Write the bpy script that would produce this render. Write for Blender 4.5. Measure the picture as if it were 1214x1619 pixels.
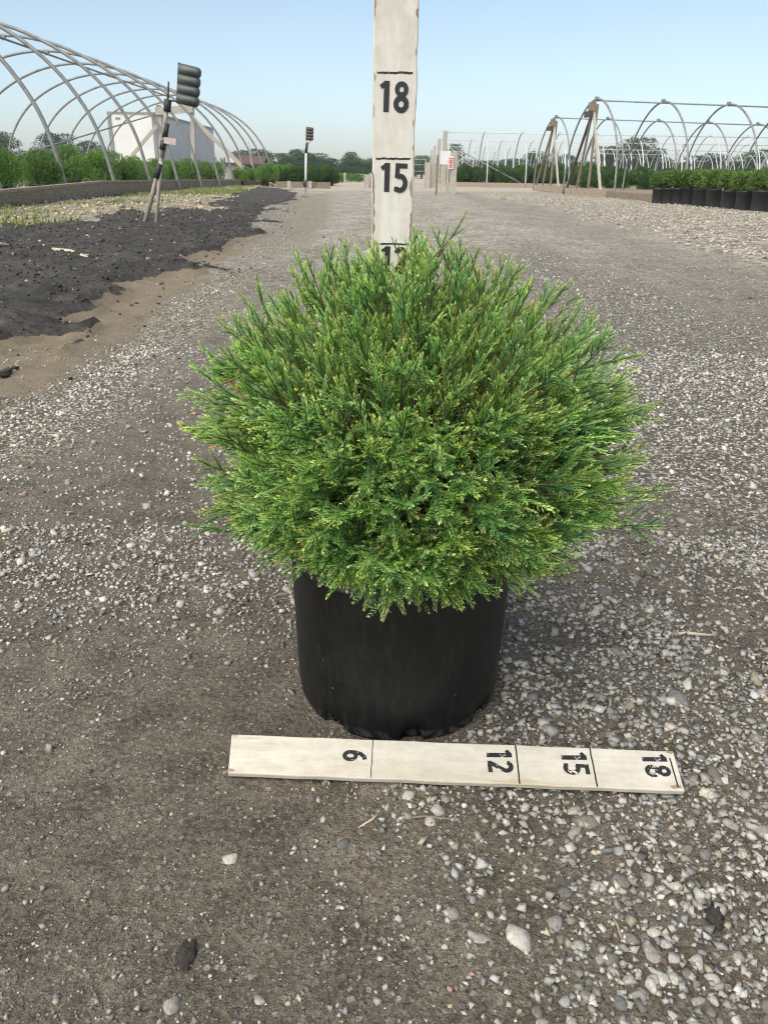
import bpy, math, random
import numpy as np
from mathutils import Matrix, Vector, Euler

for o in list(bpy.data.objects):
    bpy.data.objects.remove(o, do_unlink=True)
scene = bpy.context.scene
COL = scene.collection
R = math.radians

# ------------------------------------------------------------------ camera
CAM_H, PITCH, ROLL, FPX = 0.537, R(23.7), R(1.0), 1216.0     # focal length in pixels of the 1214 x 1619 photo
cam_d = bpy.data.cameras.new('camera')
cam = bpy.data.objects.new('camera', cam_d)
COL.objects.link(cam)
cam_d.sensor_fit = 'VERTICAL'
cam_d.sensor_height = 36.0
cam_d.lens = FPX / 1619.0 * 36.0
cam_d.clip_start, cam_d.clip_end = 0.02, 3000.0
cam_d.dof.use_dof = True
cam_d.dof.focus_distance = 0.74
cam_d.dof.aperture_fstop = 34.0
cam.matrix_world = (Matrix.Translation((0, 0, CAM_H)) @ Matrix.Rotation(math.pi / 2 - PITCH, 4, 'X')
                    @ Matrix.Rotation(ROLL, 4, 'Z'))
scene.camera = cam

# ------------------------------------------------------------------ world, sun, exposure
SUN_EL, SUN_AZ = R(52), R(-142)        # azimuth measured from +Y (view direction) towards +X
world = bpy.data.worlds.new('World')
scene.world = world
world.use_nodes = True
wn, wl = world.node_tree.nodes, world.node_tree.links
bg = wn['Background']
sky = wn.new('ShaderNodeTexSky')
sky.sky_type = 'NISHITA'
sky.sun_disc = False
sky.sun_elevation = SUN_EL
sky.sun_rotation = SUN_AZ
sky.altitude = 1500
sky.air_density = 1.0
sky.dust_density = 4.0
sky.ozone_density = 1.5
hsv = wn.new('ShaderNodeHueSaturation')          # thin high haze: the whole sky is a little paler
hsv.inputs['Saturation'].default_value = 0.80
hsv.inputs['Hue'].default_value = 0.487
wl.new(sky.outputs[0], hsv.inputs['Color'])
wl.new(hsv.outputs[0], bg.inputs[0])
bg.inputs[1].default_value = 0.101
sun_d = bpy.data.lights.new('sun', 'SUN')
sun_d.energy = 3.0
sun_d.angle = R(80)
sun_d.color = (1.0, 0.92, 0.77)
sun = bpy.data.objects.new('sun', sun_d)
COL.objects.link(sun)
sv = Vector((math.sin(SUN_AZ) * math.cos(SUN_EL), math.cos(SUN_AZ) * math.cos(SUN_EL), math.sin(SUN_EL)))
sun.rotation_euler = sv.to_track_quat('Z', 'Y').to_euler()
sun.location = (0, 0, 30)
scene.view_settings.view_transform = 'Standard'
scene.view_settings.look = 'None'
scene.view_settings.gamma = 1.0
scene.view_settings.exposure = 0.85
scene.render.engine = 'CYCLES'
scene.cycles.use_denoising = True
scene.cycles.filter_width = 1.05
scene.cycles.max_bounces = 6
scene.cycles.transparent_max_bounces = 8

# ------------------------------------------------------------------ photo pixel -> place
def ray(px, py):
    u, v = (px - 607.0) / FPX, (809.5 - py) / FPX
    c, s = math.cos(ROLL), math.sin(ROLL)
    u, v = c * u - s * v, s * u + c * v
    return np.array([u, math.cos(PITCH) + v * math.sin(PITCH), -math.sin(PITCH) + v * math.cos(PITCH)])
def G(px, py, z=0.0):
    d = ray(px, py)
    return d * ((z - CAM_H) / d[2]) + np.array([0, 0, CAM_H])
def PD(px, py, Y):
    d = ray(px, py)
    return d * (Y / d[1]) + np.array([0, 0, CAM_H])
def PX(px, py, X):
    d = ray(px, py)
    return d * (X / d[0]) + np.array([0, 0, CAM_H])

# ------------------------------------------------------------------ numpy noise
def _hash(ix, iy, seed):
    h = (ix.astype(np.int64) * 374761393 + iy.astype(np.int64) * 668265263 + seed * 1442695041) & 0xffffffff
    h = ((h ^ (h >> 13)) * 1274126177) & 0xffffffff
    return ((h ^ (h >> 16)) & 0xffff) / 65535.0
def vnoise(x, y, seed=0):
    ix, iy = np.floor(x), np.floor(y)
    fx, fy = x - ix, y - iy
    fx, fy = fx * fx * (3 - 2 * fx), fy * fy * (3 - 2 * fy)
    a, b = _hash(ix, iy, seed), _hash(ix + 1, iy, seed)
    c, d = _hash(ix, iy + 1, seed), _hash(ix + 1, iy + 1, seed)
    return (a * (1 - fx) + b * fx) * (1 - fy) + (c * (1 - fx) + d * fx) * fy
def fbm(x, y, seed=0, octs=4, gain=0.5):
    t, amp, tot = 0.0, 1.0, 0.0
    for k in range(octs):
        t = t + amp * vnoise(x * 2 ** k, y * 2 ** k, seed + 17 * k)
        tot += amp
        amp *= gain
    return t / tot
def sstep(a, b, x):
    t = np.clip((x - a) / (b - a), 0, 1)
    return t * t * (3 - 2 * t)
def sdist(poly, x, y):
    """signed distance to a polygon, positive inside"""
    P = np.array(poly, float)
    Q = np.roll(P, -1, axis=0)
    best = np.full(x.shape, 1e9)
    inside = np.zeros(x.shape, bool)
    for (ax, ay), (bx, by) in zip(P, Q):
        dx, dy = bx - ax, by - ay
        t = np.clip(((x - ax) * dx + (y - ay) * dy) / (dx * dx + dy * dy + 1e-12), 0, 1)
        best = np.minimum(best, (x - ax - t * dx) ** 2 + (y - ay - t * dy) ** 2)
        cond = (ay > y) != (by > y)
        if dy != 0:
            inside ^= cond & (x < ax + (y - ay) * dx / dy)
    d = np.sqrt(best)
    return np.where(inside, d, -d)

# ------------------------------------------------------------------ materials
def new_mat(name):
    m = bpy.data.materials.new(name)
    m.use_nodes = True
    nt = m.node_tree
    return m, nt.nodes, nt.links, nt.nodes['Principled BSDF']
def ramp(n, stops):
    r = n.new('ShaderNodeValToRGB')
    while len(r.color_ramp.elements) < len(stops):
        r.color_ramp.elements.new(0.5)
    for e, (p, c) in zip(r.color_ramp.elements, stops):
        e.position = p
        e.color = (*c, 1) if len(c) == 3 else c
    return r
def mixc(n, l, fac, a, b, mode='MIX'):
    m = n.new('ShaderNodeMix')
    m.data_type = 'RGBA'
    m.blend_type = mode
    for sock, v in ((m.inputs[0], fac), (m.inputs[6], a), (m.inputs[7], b)):
        if isinstance(v, (int, float)):
            sock.default_value = v
        elif isinstance(v, tuple):
            sock.default_value = (*v, 1)
        else:
            l.new(v, sock)
    return m.outputs[2]
def maths(n, l, op, a, b=None, clamp=False):
    m = n.new('ShaderNodeMath')
    m.operation = op
    m.use_clamp = clamp
    for k, v in enumerate((a, b)):
        if v is None:
            continue
        if isinstance(v, (int, float)):
            m.inputs[k].default_value = v
        else:
            l.new(v, m.inputs[k])
    return m.outputs[0]
def tex_coord(n, l, scale=(1, 1, 1), kind='Object'):
    tc = n.new('ShaderNodeTexCoord')
    mp = n.new('ShaderNodeMapping')
    mp.inputs['Scale'].default_value = scale
    l.new(tc.outputs[kind], mp.inputs[0])
    return mp.outputs[0]
def noise(n, l, vec, scale, detail=4, rough=0.6, dist=0.0):
    t = n.new('ShaderNodeTexNoise')
    t.inputs['Scale'].default_value = scale
    t.inputs['Detail'].default_value = detail
    t.inputs['Roughness'].default_value = rough
    t.inputs['Distortion'].default_value = dist
    if vec is not None:
        l.new(vec, t.inputs['Vector'])
    return t
def bump(n, l, bsdf, height, strength=0.4, dist=0.01):
    b = n.new('ShaderNodeBump')
    b.inputs['Strength'].default_value = strength
    b.inputs['Distance'].default_value = dist
    l.new(height, b.inputs['Height'])
    l.new(b.outputs[0], bsdf.inputs['Normal'])
def plain(name, c1, c2=None, scale=8, rough=0.6, metal=0.0, bstr=0.2, bdist=0.004, stretch=(1, 1, 1), spec=0.5):
    m, n, l, p = new_mat(name)
    c2 = c2 or tuple(min(1, c * 1.5) for c in c1)
    v = tex_coord(n, l, stretch)
    t = noise(n, l, v, scale, 6, 0.65)
    r = ramp(n, [(0.32, c1), (0.68, c2)])
    l.new(t.outputs[0], r.inputs[0])
    l.new(r.outputs[0], p.inputs['Base Color'])
    p.inputs['Roughness'].default_value = rough
    p.inputs['Metallic'].default_value = metal
    p.inputs['Specular IOR Level'].default_value = spec
    if bstr:
        bump(n, l, p, t.outputs[0], bstr, bdist)
    return m
def attr_mat(name, attr='col', rough=0.7, spec=0.3, trans=0.0, nscale=0, namt=0.25, bstr=0.0, objrand=0.0):
    m, n, l, p = new_mat(name)
    a = n.new('ShaderNodeAttribute')
    a.attribute_name = attr
    c = a.outputs['Color']
    if nscale:
        t = noise(n, l, tex_coord(n, l), nscale, 5, 0.7)
        r = ramp(n, [(0.3, (1 - namt,) * 3), (0.7, (1 + namt,) * 3)])
        l.new(t.outputs[0], r.inputs[0])
        c = mixc(n, l, 1.0, c, r.outputs[0], 'MULTIPLY')
        if bstr:
            bump(n, l, p, t.outputs[0], bstr, 0.002)
    if objrand:
        oi = n.new('ShaderNodeObjectInfo')
        r = ramp(n, [(0.0, (1 - objrand,) * 3), (1.0, (1 + objrand, 1 + objrand * 0.8, 1 + objrand * 0.5))])
        l.new(oi.outputs['Random'], r.inputs[0])
        c = mixc(n, l, 1.0, c, r.outputs[0], 'MULTIPLY')
    l.new(c, p.inputs['Base Color'])
    p.inputs['Roughness'].default_value = rough
    p.inputs['Specular IOR Level'].default_value = spec
    if trans:
        tb = n.new('ShaderNodeBsdfTranslucent')
        l.new(c, tb.inputs[0])
        mx = n.new('ShaderNodeMixShader')
        mx.inputs[0].default_value = trans
        l.new(p.outputs[0], mx.inputs[1])
        l.new(tb.outputs[0], mx.inputs[2])
        l.new(mx.outputs[0], n['Material Output'].inputs[0])
    return m

# ------------------------------------------------------------------ objects
def tag(o, label=None, cat=None, group=None, kind=None):
    if label: o['label'] = label
    if cat: o['category'] = cat
    if group: o['group'] = group
    if kind: o['kind'] = kind
    return o
def empty(name, loc=(0, 0, 0), rz=0.0):
    o = bpy.data.objects.new(name, None)
    o.location = loc
    o.rotation_euler = (0, 0, rz)
    o.empty_display_size = 0.1
    COL.objects.link(o)
    return o
def link(name, me, parent=None, mat=None, loc=None):
    o = bpy.data.objects.new(name, me)
    COL.objects.link(o)
    if parent is not None:
        o.parent = parent
    if mat is not None:
        me.materials.clear()
        me.materials.append(mat)
    if loc is not None:
        o.location = loc
    return o
def np_mesh(name, verts, faces, col=None, smooth=False):
    """verts (n,3), faces (m,k) with one k"""
    verts = np.asarray(verts, np.float32)
    faces = np.asarray(faces, np.int32)
    me = bpy.data.meshes.new(name)
    m, k = faces.shape
    me.vertices.add(len(verts))
    me.vertices.foreach_set('co', verts.ravel())
    me.loops.add(m * k)
    me.loops.foreach_set('vertex_index', faces.ravel())
    me.polygons.add(m)
    me.polygons.foreach_set('loop_start', np.arange(0, m * k, k, dtype=np.int32))
    me.polygons.foreach_set('loop_total', np.full(m, k, np.int32))
    if smooth:
        me.polygons.foreach_set('use_smooth', np.ones(m, bool))
    me.update(calc_edges=True)
    if col is not None:
        cols = col if isinstance(col, dict) else {'col': col}
        for nm, c in cols.items():
            c = np.asarray(c, np.float32)
            if c.shape[1] == 3:
                c = np.hstack([c, np.ones((len(c), 1), np.float32)])
            at = me.color_attributes.new(nm, 'FLOAT_COLOR', 'POINT')
            at.data.foreach_set('color', c.ravel())
    return me
class MB:
    def __init__(self):
        self.v, self.f, self.s = [], [], []
    def add(self, verts, faces, smooth=False):
        b = len(self.v)
        self.v += [tuple(map(float, q)) for q in verts]
        self.f += [tuple(b + i for i in fc) for fc in faces]
        self.s += [smooth] * len(faces)
        return self
    def box(self, c, s, rot=None, taper=1.0):
        x, y, z = (k / 2 for k in s)
        vs = [Vector((a * x * (taper if d > 0 else 1), b * y * (taper if d > 0 else 1), d * z)) for a in (-1, 1) for b in (-1, 1) for d in (-1, 1)]
        if rot is not None:
            vs = [rot @ q for q in vs]
        vs = [q + Vector(c) for q in vs]
        return self.add(vs, [(0, 1, 3, 2), (4, 6, 7, 5), (0, 4, 5, 1), (2, 3, 7, 6), (0, 2, 6, 4), (1, 5, 7, 3)])
    def bar(self, a, b, w, h=None, up=(0, 0, 1), jit=0.0, rng=None):
        """rectangular bar from a to b"""
        a, b = Vector(a), Vector(b)
        h = h or w
        d = (b - a).normalized()
        s = d.cross(Vector(up))
        if s.length < 1e-4:
            s = d.cross(Vector((1, 0, 0)))
        s.normalize()
        u = s.cross(d)
        vs = [p + s * (i * w / 2) + u * (j * h / 2) for p in (a, b) for i, j in ((-1, -1), (1, -1), (1, 1), (-1, 1))]
        return self.add(vs, [(0, 3, 2, 1), (4, 5, 6, 7), (0, 1, 5, 4), (1, 2, 6, 5), (2, 3, 7, 6), (3, 0, 4, 7)])
    def tube(self, pts, rad, n=6, caps=True):
        pts = [Vector(p) for p in pts]
        rs = rad if isinstance(rad, (list, tuple)) else [rad] * len(pts)
        rings, prev = [], None
        for i, p in enumerate(pts):
            d = (pts[min(i + 1, len(pts) - 1)] - pts[max(i - 1, 0)]).normalized()
            if prev is None:
                s = d.cross(Vector((0, 0, 1)))
                if s.length < 1e-3:
                    s = d.cross(Vector((1, 0, 0)))
            else:
                s = prev - d * prev.dot(d)
            s.normalize()
            prev = s
            u = d.cross(s)
            rings.append([p + (s * math.cos(2 * math.pi * k / n) + u * math.sin(2 * math.pi * k / n)) * rs[i] for k in range(n)])
        vs = [q for r_ in rings for q in r_]
        fs = [(i * n + k, i * n + (k + 1) % n, (i + 1) * n + (k + 1) % n, (i + 1) * n + k) for i in range(len(pts) - 1) for k in range(n)]
        if caps:
            fs += [tuple(range(n - 1, -1, -1)), tuple((len(pts) - 1) * n + k for k in range(n))]
        return self.add(vs, fs, True)
    def lathe(self, prof, n=48, c=(0, 0, 0), smooth=True):
        vs = [(c[0] + r_ * math.cos(2 * math.pi * k / n), c[1] + r_ * math.sin(2 * math.pi * k / n), c[2] + z) for r_, z in prof for k in range(n)]
        fs = [(i * n + k, i * n + (k + 1) % n, (i + 1) * n + (k + 1) % n, (i + 1) * n + k) for i in range(len(prof) - 1) for k in range(n)]
        return self.add(vs, fs, smooth)
    def mesh(self, name):
        me = bpy.data.meshes.new(name)
        me.from_pydata(self.v, [], self.f)
        me.polygons.foreach_set('use_smooth', self.s)
        me.update()
        return me
    def build(self, name, mat, parent=None, loc=None):
        return link(name, self.mesh(name), parent, mat, loc)
def bevel(o, w=0.003, seg=2):
    b = o.modifiers.new('bevel', 'BEVEL')
    b.width = w
    b.segments = seg
    b.limit_method = 'ANGLE'
    return o
def copy_tree(o, parent=None):
    c = o.copy()
    COL.objects.link(c)
    c.parent = parent
    for ch in list(o.children):
        copy_tree(ch, c)
    return c
ORD = ['first', 'second', 'third', 'fourth', 'fifth', 'sixth', 'seventh', 'eighth', 'ninth', 'tenth', 'eleventh', 'twelfth',
       'thirteenth', 'fourteenth', 'fifteenth', 'sixteenth', 'seventeenth', 'eighteenth', 'nineteenth', 'twentieth']

# ================================================================== THE GROUND
def px_poly(pts):
    return [tuple(G(*q)[:2]) for q in pts]
def z6(pts):                                    # from an enlarged look at the photo's left side
    return [(x / 2.428, y / 2.428 + 260) for x, y in pts]
soil_poly = px_poly([(-700, 420), (-300, 380)] + z6([(0, 262), (100, 258), (240, 236), (330, 232), (430, 200), (500, 180), (560, 196), (700, 188), (830, 196),
                    (900, 120), (1000, 92), (1080, 96), (1150, 118), (1010, 180), (960, 235), (1000, 278), (860, 296), (800, 338), (640, 410), (540, 450),
                    (440, 488), (380, 535), (280, 588), (150, 622), (60, 650), (0, 672)]) + [(-300, 680), (-700, 900)])
tan_poly = px_poly([(-700, 560), (-300, 520)] + z6([(0, 640), (150, 600), (280, 560), (440, 470), (640, 390), (800, 320), (900, 270), (960, 300), (930, 350),
                    (830, 420), (720, 480), (600, 540), (540, 610), (460, 700), (330, 765), (240, 830), (60, 895), (0, 905)]) + [(-300, 760), (-700, 1000)])
pale_poly = px_poly([(-300, 700)] + z6([(0, 905), (60, 895), (240, 830), (330, 765), (460, 700), (540, 610), (600, 540), (720, 480), (830, 420), (930, 350), (960, 300),
                    (1010, 180), (1150, 118), (1260, 112), (1290, 160), (1180, 300), (1050, 400), (900, 500), (800, 610), (700, 710), (560, 810), (470, 930), (300, 1040), (120, 1130), (0, 1190)]) + [(-300, 830)])
grass_poly = [(-8.5, 9)] + px_poly([(0, 326), (60, 318), (150, 309), (270, 299), (380, 292), (430, 291)] + z6([(1000, 92), (900, 120), (830, 196), (560, 190), (430, 200), (330, 230), (240, 240), (100, 262), (0, 275)])) + [(-8.5, 5)]
rubble_poly = px_poly([(730, 303), (860, 306), (960, 312), (1040, 322), (1110, 328), (1214, 338), (1600, 380), (1600, 560), (1214, 436), (1150, 415), (1060, 385), (1000, 368), (960, 352), (900, 336), (850, 325), (780, 316)])
damp_poly = px_poly([(700, 300), (850, 322), (960, 350), (1060, 383), (1150, 412), (1214, 434), (1700, 560), (1700, 800), (1214, 492), (1100, 450), (960, 395), (860, 362), (800, 345), (740, 320)])
grey_poly = px_poly([(760, 400), (860, 385), (960, 430), (1214, 520), (1700, 780), (1700, 1100), (1214, 850), (1100, 800), (950, 760), (860, 600), (800, 480)])
fartan_poly = px_poly([(380, 297), (440, 297.5), (520, 302), (560, 301), (690, 303), (760, 303), (860, 303)]) + [(30, 60), (30, 130), (-20, 130), (-12, 60)]

def axis(lo, hi, step, grow, core_lo, core_hi):
    a = list(np.arange(core_lo, core_hi, step))
    s, x = step, a[-1]
    while x < hi:
        s *= grow
        x += s
        a.append(x)
    s, x, b = step, core_lo, []
    while x > lo:
        s *= grow
        x -= s
        b.append(x)
    return np.array(b[::-1] + a)
gx = axis(-900, 900, 0.0140, 1.045, -0.70, 0.78)
gy = axis(-300, 1500, 0.0125, 1.032, 0.28, 1.10)
GX, GY = np.meshgrid(gx, gy)
x, y = GX.ravel(), GY.ravel()
def masks(x, y):
    dist = np.sqrt(x * x + y * y) + 0.1
    wob = 0.35 * (fbm(x * 1.1, y * 0.8, 5, 5) - 0.5) * np.clip(dist / 4, 0.15, 1.2) + 0.10 * (fbm(x * 7, y * 7, 9, 4) - 0.5)
    def mk(poly, w, amp=1.0):
        return sstep(-w, w, sdist(poly, x, y) + wob * amp)
    M = dict(soil=mk(soil_poly, 0.05, 1.4), tan=mk(tan_poly, 0.10, 0.8), pale=mk(pale_poly, 0.12, 0.9),
             grass=mk(grass_poly, 0.2, 1.2), rubble=mk(rubble_poly, 0.18, 1.6), damp=mk(damp_poly, 0.35, 2.0),
             grey=mk(grey_poly, 0.22, 1.2), fartan=mk(fartan_poly, 1.0, 2.0))
    spots = sstep(0.60, 0.68, fbm(x * 4 + 3, y * 2.2, 31, 4)) * sstep(-0.75, -0.05, sdist(soil_poly, x, y)) * (dist > 1.5)
    M['soil'] = np.maximum(M['soil'], spots * 0.95)
    return M
def ground_h(x, y, M=None):
    M = M or masks(x, y)
    dist = np.sqrt(x * x + (y - 0.5) ** 2)
    h = 0.030 * (fbm(x * 0.7, y * 0.7, 2, 3) - 0.5) * sstep(0.6, 3.5, dist)
    near = 1 - sstep(1.5, 6, dist)
    h = h + near * (0.0075 * (fbm(x * 22, y * 22, 3, 4, 0.6) - 0.5) + 0.006 * (fbm(x * 5, y * 5, 4, 3) - 0.5))
    cl = fbm(x * 9, y * 9, 12, 4, 0.65)
    h = h + M['soil'] * (0.035 + 0.11 * np.abs(cl - 0.5) + 0.05 * (fbm(x * 2.2, y * 2.2, 14, 3) - 0.4))
    h = h + M['tan'] * (0.030 * (fbm(x * 8, y * 8, 33, 4, 0.6) - 0.5) + 0.02 * (fbm(x * 2.5, y * 2.5, 35, 3) - 0.5))
    h = h + M['grass'] * (0.05 * fbm(x * 5, y * 5, 19, 4))
    h = h + M['rubble'] * (0.05 * fbm(x * 6, y * 6, 23, 4, 0.7))
    h = h + M['pale'] * near * 0.012 * (fbm(x * 14, y * 14, 27, 3) - 0.3)
    # heap of tan gravel at the far end of the road
    h = h + 0.55 * np.exp(-(((x + 1.9) / 1.3) ** 2 + ((y - 54) / 6) ** 2)) * sstep(44, 52, y)
    return h
M = masks(x, y)
z = ground_h(x, y, M)
nxg, nyg = len(gx), len(gy)
ii = (np.arange(nyg - 1)[:, None] * nxg + np.arange(nxg - 1)[None, :]).ravel()
faces = np.stack([ii, ii + 1, ii + 1 + nxg, ii + nxg], 1)
one = np.ones_like(x)
gme = np_mesh('ground', np.stack([x, y, z], 1), faces,
              {'m1': np.stack([M['soil'], M['tan'], M['pale'], one], 1), 'm2': np.stack([M['grass'], M['rubble'], M['damp'], one], 1),
               'm3': np.stack([M['grey'], M['fartan'], one * 0, one], 1)}, smooth=True)

def ground_material():
    m, n, l, p = new_mat('gravel_road')
    vec = tex_coord(n, l)
    def att(nm):
        a = n.new('ShaderNodeAttribute')
        a.attribute_name = nm
        s = n.new('ShaderNodeSeparateColor')
        l.new(a.outputs['Color'], s.inputs[0])
        return s.outputs
    soil, tan, pale = att('m1')[:3]
    grass, rubble, damp = att('m2')[:3]
    grey, fartan = att('m3')[:2]
    big = noise(n, l, vec, 1.7, 5, 0.6)
    mid = noise(n, l, vec, 14, 6, 0.65)
    fine = noise(n, l, vec, 170, 5, 0.7)
    grit = noise(n, l, vec, 620, 3, 0.7)
    def vor(scale, rand=1.0):
        v = n.new('ShaderNodeTexVoronoi')
        v.inputs['Scale'].default_value = scale
        v.inputs['Randomness'].default_value = rand
        wv = n.new('ShaderNodeVectorMath')
        wv.operation = 'MULTIPLY_ADD'
        l.new(noise(n, l, vec, scale * 1.3, 2, 0.6).outputs['Color'], wv.inputs[0])
        wv.inputs[1].default_value = (0.9 / scale,) * 3
        l.new(vec, wv.inputs[2])
        l.new(wv.outputs[0], v.inputs['Vector'])
        return v
    def stones(scale, thr, size):
        """fraction of the cells are stones; returns mask, grey level, height"""
        v = vor(scale)
        s = n.new('ShaderNodeSeparateColor')
        l.new(v.outputs['Color'], s.inputs[0])
        on = maths(n, l, 'GREATER_THAN', s.outputs[0], thr)
        shp = n.new('ShaderNodeMapRange')
        shp.inputs[1].default_value = size
        shp.inputs[2].default_value = size * 0.72
        l.new(v.outputs['Distance'], shp.inputs[0])
        return maths(n, l, 'MULTIPLY', on, shp.outputs[0], True), s.outputs[1], v
    # compacted dirt
    dr = ramp(n, [(0.32, (0.035, 0.030, 0.023)), (0.47, (0.136, 0.118, 0.094)), (0.68, (0.31, 0.276, 0.226))])
    l.new(maths(n, l, 'ADD', maths(n, l, 'MULTIPLY', mid.outputs[0], 0.40), maths(n, l, 'MULTIPLY', fine.outputs[0], 0.60)), dr.inputs[0])
    gr = ramp(n, [(0.34, (0.55, 0.54, 0.53)), (0.52, (1, 1, 1)), (0.72, (1.5, 1.48, 1.42))])
    l.new(grit.outputs[0], gr.inputs[0])
    base = mixc(n, l, 1.0, dr.outputs[0], gr.outputs[0], 'MULTIPLY')
    # broad lighter and darker areas of the road
    br = ramp(n, [(0.35, (0.82, 0.80, 0.78)), (0.65, (1.18, 1.17, 1.15))])
    l.new(big.outputs[0], br.inputs[0])
    base = mixc(n, l, 1.0, base, br.outputs[0], 'MULTIPLY')
    s1, g1, v1 = stones(150, 0.70, 0.46)
    s2, g2, v2 = stones(360, 0.55, 0.46)
    s3, g3, v3 = stones(62, 0.80, 0.50)
    stone_col = ramp(n, [(0.0, (0.10, 0.10, 0.105)), (0.35, (0.22, 0.215, 0.21)), (0.65, (0.33, 0.31, 0.275)), (0.9, (0.50, 0.48, 0.44)), (1.0, (0.34, 0.22, 0.16))])
    l.new(g1, stone_col.inputs[0])
    stone_col2 = ramp(n, [(0.0, (0.05, 0.047, 0.045)), (0.4, (0.13, 0.125, 0.12)), (0.75, (0.25, 0.235, 0.21)), (1.0, (0.45, 0.42, 0.36))])
    l.new(g2, stone_col2.inputs[0])
    base = mixc(n, l, maths(n, l, 'MULTIPLY', s2, 0.6), base, stone_col2.outputs[0])
    base = mixc(n, l, maths(n, l, 'MULTIPLY', s1, 0.55), base, stone_col.outputs[0])
    # far away on the road the stones cover the dirt
    geo = n.new('ShaderNodeNewGeometry')
    sep = n.new('ShaderNodeSeparateXYZ')
    l.new(geo.outputs['Position'], sep.inputs[0])
    far = n.new('ShaderNodeMapRange')
    far.inputs[1].default_value, far.inputs[2].default_value = 1.3, 7.0
    l.new(sep.outputs[1], far.inputs[0])
    worn = ramp(n, [(0.0, (0.13, 0.118, 0.100)), (0.30, (0.25, 0.232, 0.203)), (0.62, (0.39, 0.362, 0.318)), (1.0, (0.58, 0.545, 0.48))])
    vw = vor(46)
    sw = n.new('ShaderNodeSeparateColor')
    l.new(vw.outputs['Color'], sw.inputs[0])
    l.new(sw.outputs[0], worn.inputs[0])
    mott = noise(n, l, tex_coord(n, l, (1.0, 0.45, 1)), 2.6, 7, 0.72)
    mr = ramp(n, [(0.32, (0.62, 0.61, 0.60)), (0.68, (1.25, 1.24, 1.21))])
    l.new(mott.outputs[0], mr.inputs[0])
    worn_c = mixc(n, l, 1.0, worn.outputs[0], mr.outputs[0], 'MULTIPLY')
    base = mixc(n, l, maths(n, l, 'MULTIPLY', far.outputs[0], 0.82), base, worn_c)
    # dense grey gravel right of the pot and the pale strip on the left
    gvv = vor(105)
    gs = n.new('ShaderNodeSeparateColor')
    l.new(gvv.outputs['Color'], gs.inputs[0])
    gcol = ramp(n, [(0.0, (0.08, 0.075, 0.068)), (0.3, (0.21, 0.20, 0.185)), (0.6, (0.35, 0.335, 0.305)), (0.85, (0.48, 0.46, 0.42)), (1.0, (0.60, 0.575, 0.52))])
    l.new(gs.outputs[0], gcol.inputs[0])
    gap = n.new('ShaderNodeMapRange')
    gap.inputs[1].default_value, gap.inputs[2].default_value = 0.58, 0.40
    l.new(gvv.outputs['Distance'], gap.inputs[0])
    gravel = mixc(n, l, gap.outputs[0], (0.095, 0.083, 0.066), gcol.outputs[0])
    palec = mixc(n, l, 1.0, gravel, (1.45, 1.40, 1.28), 'MULTIPLY')
    gravel = mixc(n, l, 1.0, gravel, (1.15, 1.13, 1.08), 'MULTIPLY')
    base = mixc(n, l, maths(n, l, 'MULTIPLY', grey, 0.85), base, gravel)
    base = mixc(n, l, maths(n, l, 'MULTIPLY', pale, 0.85), base, palec)
    # damp track
    base = mixc(n, l, maths(n, l, 'MULTIPLY', damp, 0.40), base, (0.175, 0.158, 0.135))
    # tan dirt
    tr = ramp(n, [(0.3, (0.15, 0.118, 0.082)), (0.7, (0.32, 0.265, 0.19))])
    l.new(maths(n, l, 'ADD', maths(n, l, 'MULTIPLY', mid.outputs[0], 0.6), maths(n, l, 'MULTIPLY', fine.outputs[0], 0.4)), tr.inputs[0])
    base = mixc(n, l, tan, base, tr.outputs[0])
    # pale tan road across the far end
    ft = ramp(n, [(0.3, (0.32, 0.275, 0.225)), (0.7, (0.44, 0.395, 0.335))])
    l.new(big.outputs[0], ft.inputs[0])
    base = mixc(n, l, maths(n, l, 'MULTIPLY', fartan, 0.9), base, ft.outputs[0])
    # rubble on the right
    rv = vor(17)
    rs = n.new('ShaderNodeSeparateColor')
    l.new(rv.outputs['Color'], rs.inputs[0])
    rcol = ramp(n, [(0.0, (0.20, 0.175, 0.14)), (0.5, (0.38, 0.345, 0.285)), (1.0, (0.56, 0.52, 0.45))])
    l.new(rs.outputs[0], rcol.inputs[0])
    rgap = n.new('ShaderNodeMapRange')
    rgap.inputs[1].default_value, rgap.inputs[2].default_value = 0.75, 0.42
    l.new(rv.outputs['Distance'], rgap.inputs[0])
    rub = mixc(n, l, rgap.outputs[0], (0.15, 0.12, 0.085), rcol.outputs[0])
    base = mixc(n, l, maths(n, l, 'MULTIPLY', rubble, 0.95), base, rub)
    # stony verge under the timber edging
    vr = ramp(n, [(0.30, (0.12, 0.125, 0.055)), (0.5, (0.23, 0.205, 0.125)), (0.66, (0.39, 0.345, 0.255))])
    l.new(noise(n, l, vec, 5, 6, 0.7).outputs[0], vr.inputs[0])
    base = mixc(n, l, grass, base, mixc(n, l, maths(n, l, 'MULTIPLY', rgap.outputs[0], 0.35), vr.outputs[0], rcol.outputs[0]))
    # black potting soil
    sr = ramp(n, [(0.3, (0.020, 0.0195, 0.019)), (0.52, (0.052, 0.050, 0.048)), (0.75, (0.12, 0.11, 0.097))])
    l.new(noise(n, l, vec, 40, 6, 0.75).outputs[0], sr.inputs[0])
    sv2 = ramp(n, [(0.34, (0.65, 0.65, 0.65)), (0.66, (1.7, 1.62, 1.5))])
    l.new(noise(n, l, vec, 3.2, 7, 0.75).outputs[0], sv2.inputs[0])
    soil_c = mixc(n, l, 1.0, sr.outputs[0], sv2.outputs[0], 'MULTIPLY')
    sv3 = ramp(n, [(0.56, (0, 0, 0)), (0.66, (1, 1, 1))])
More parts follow.
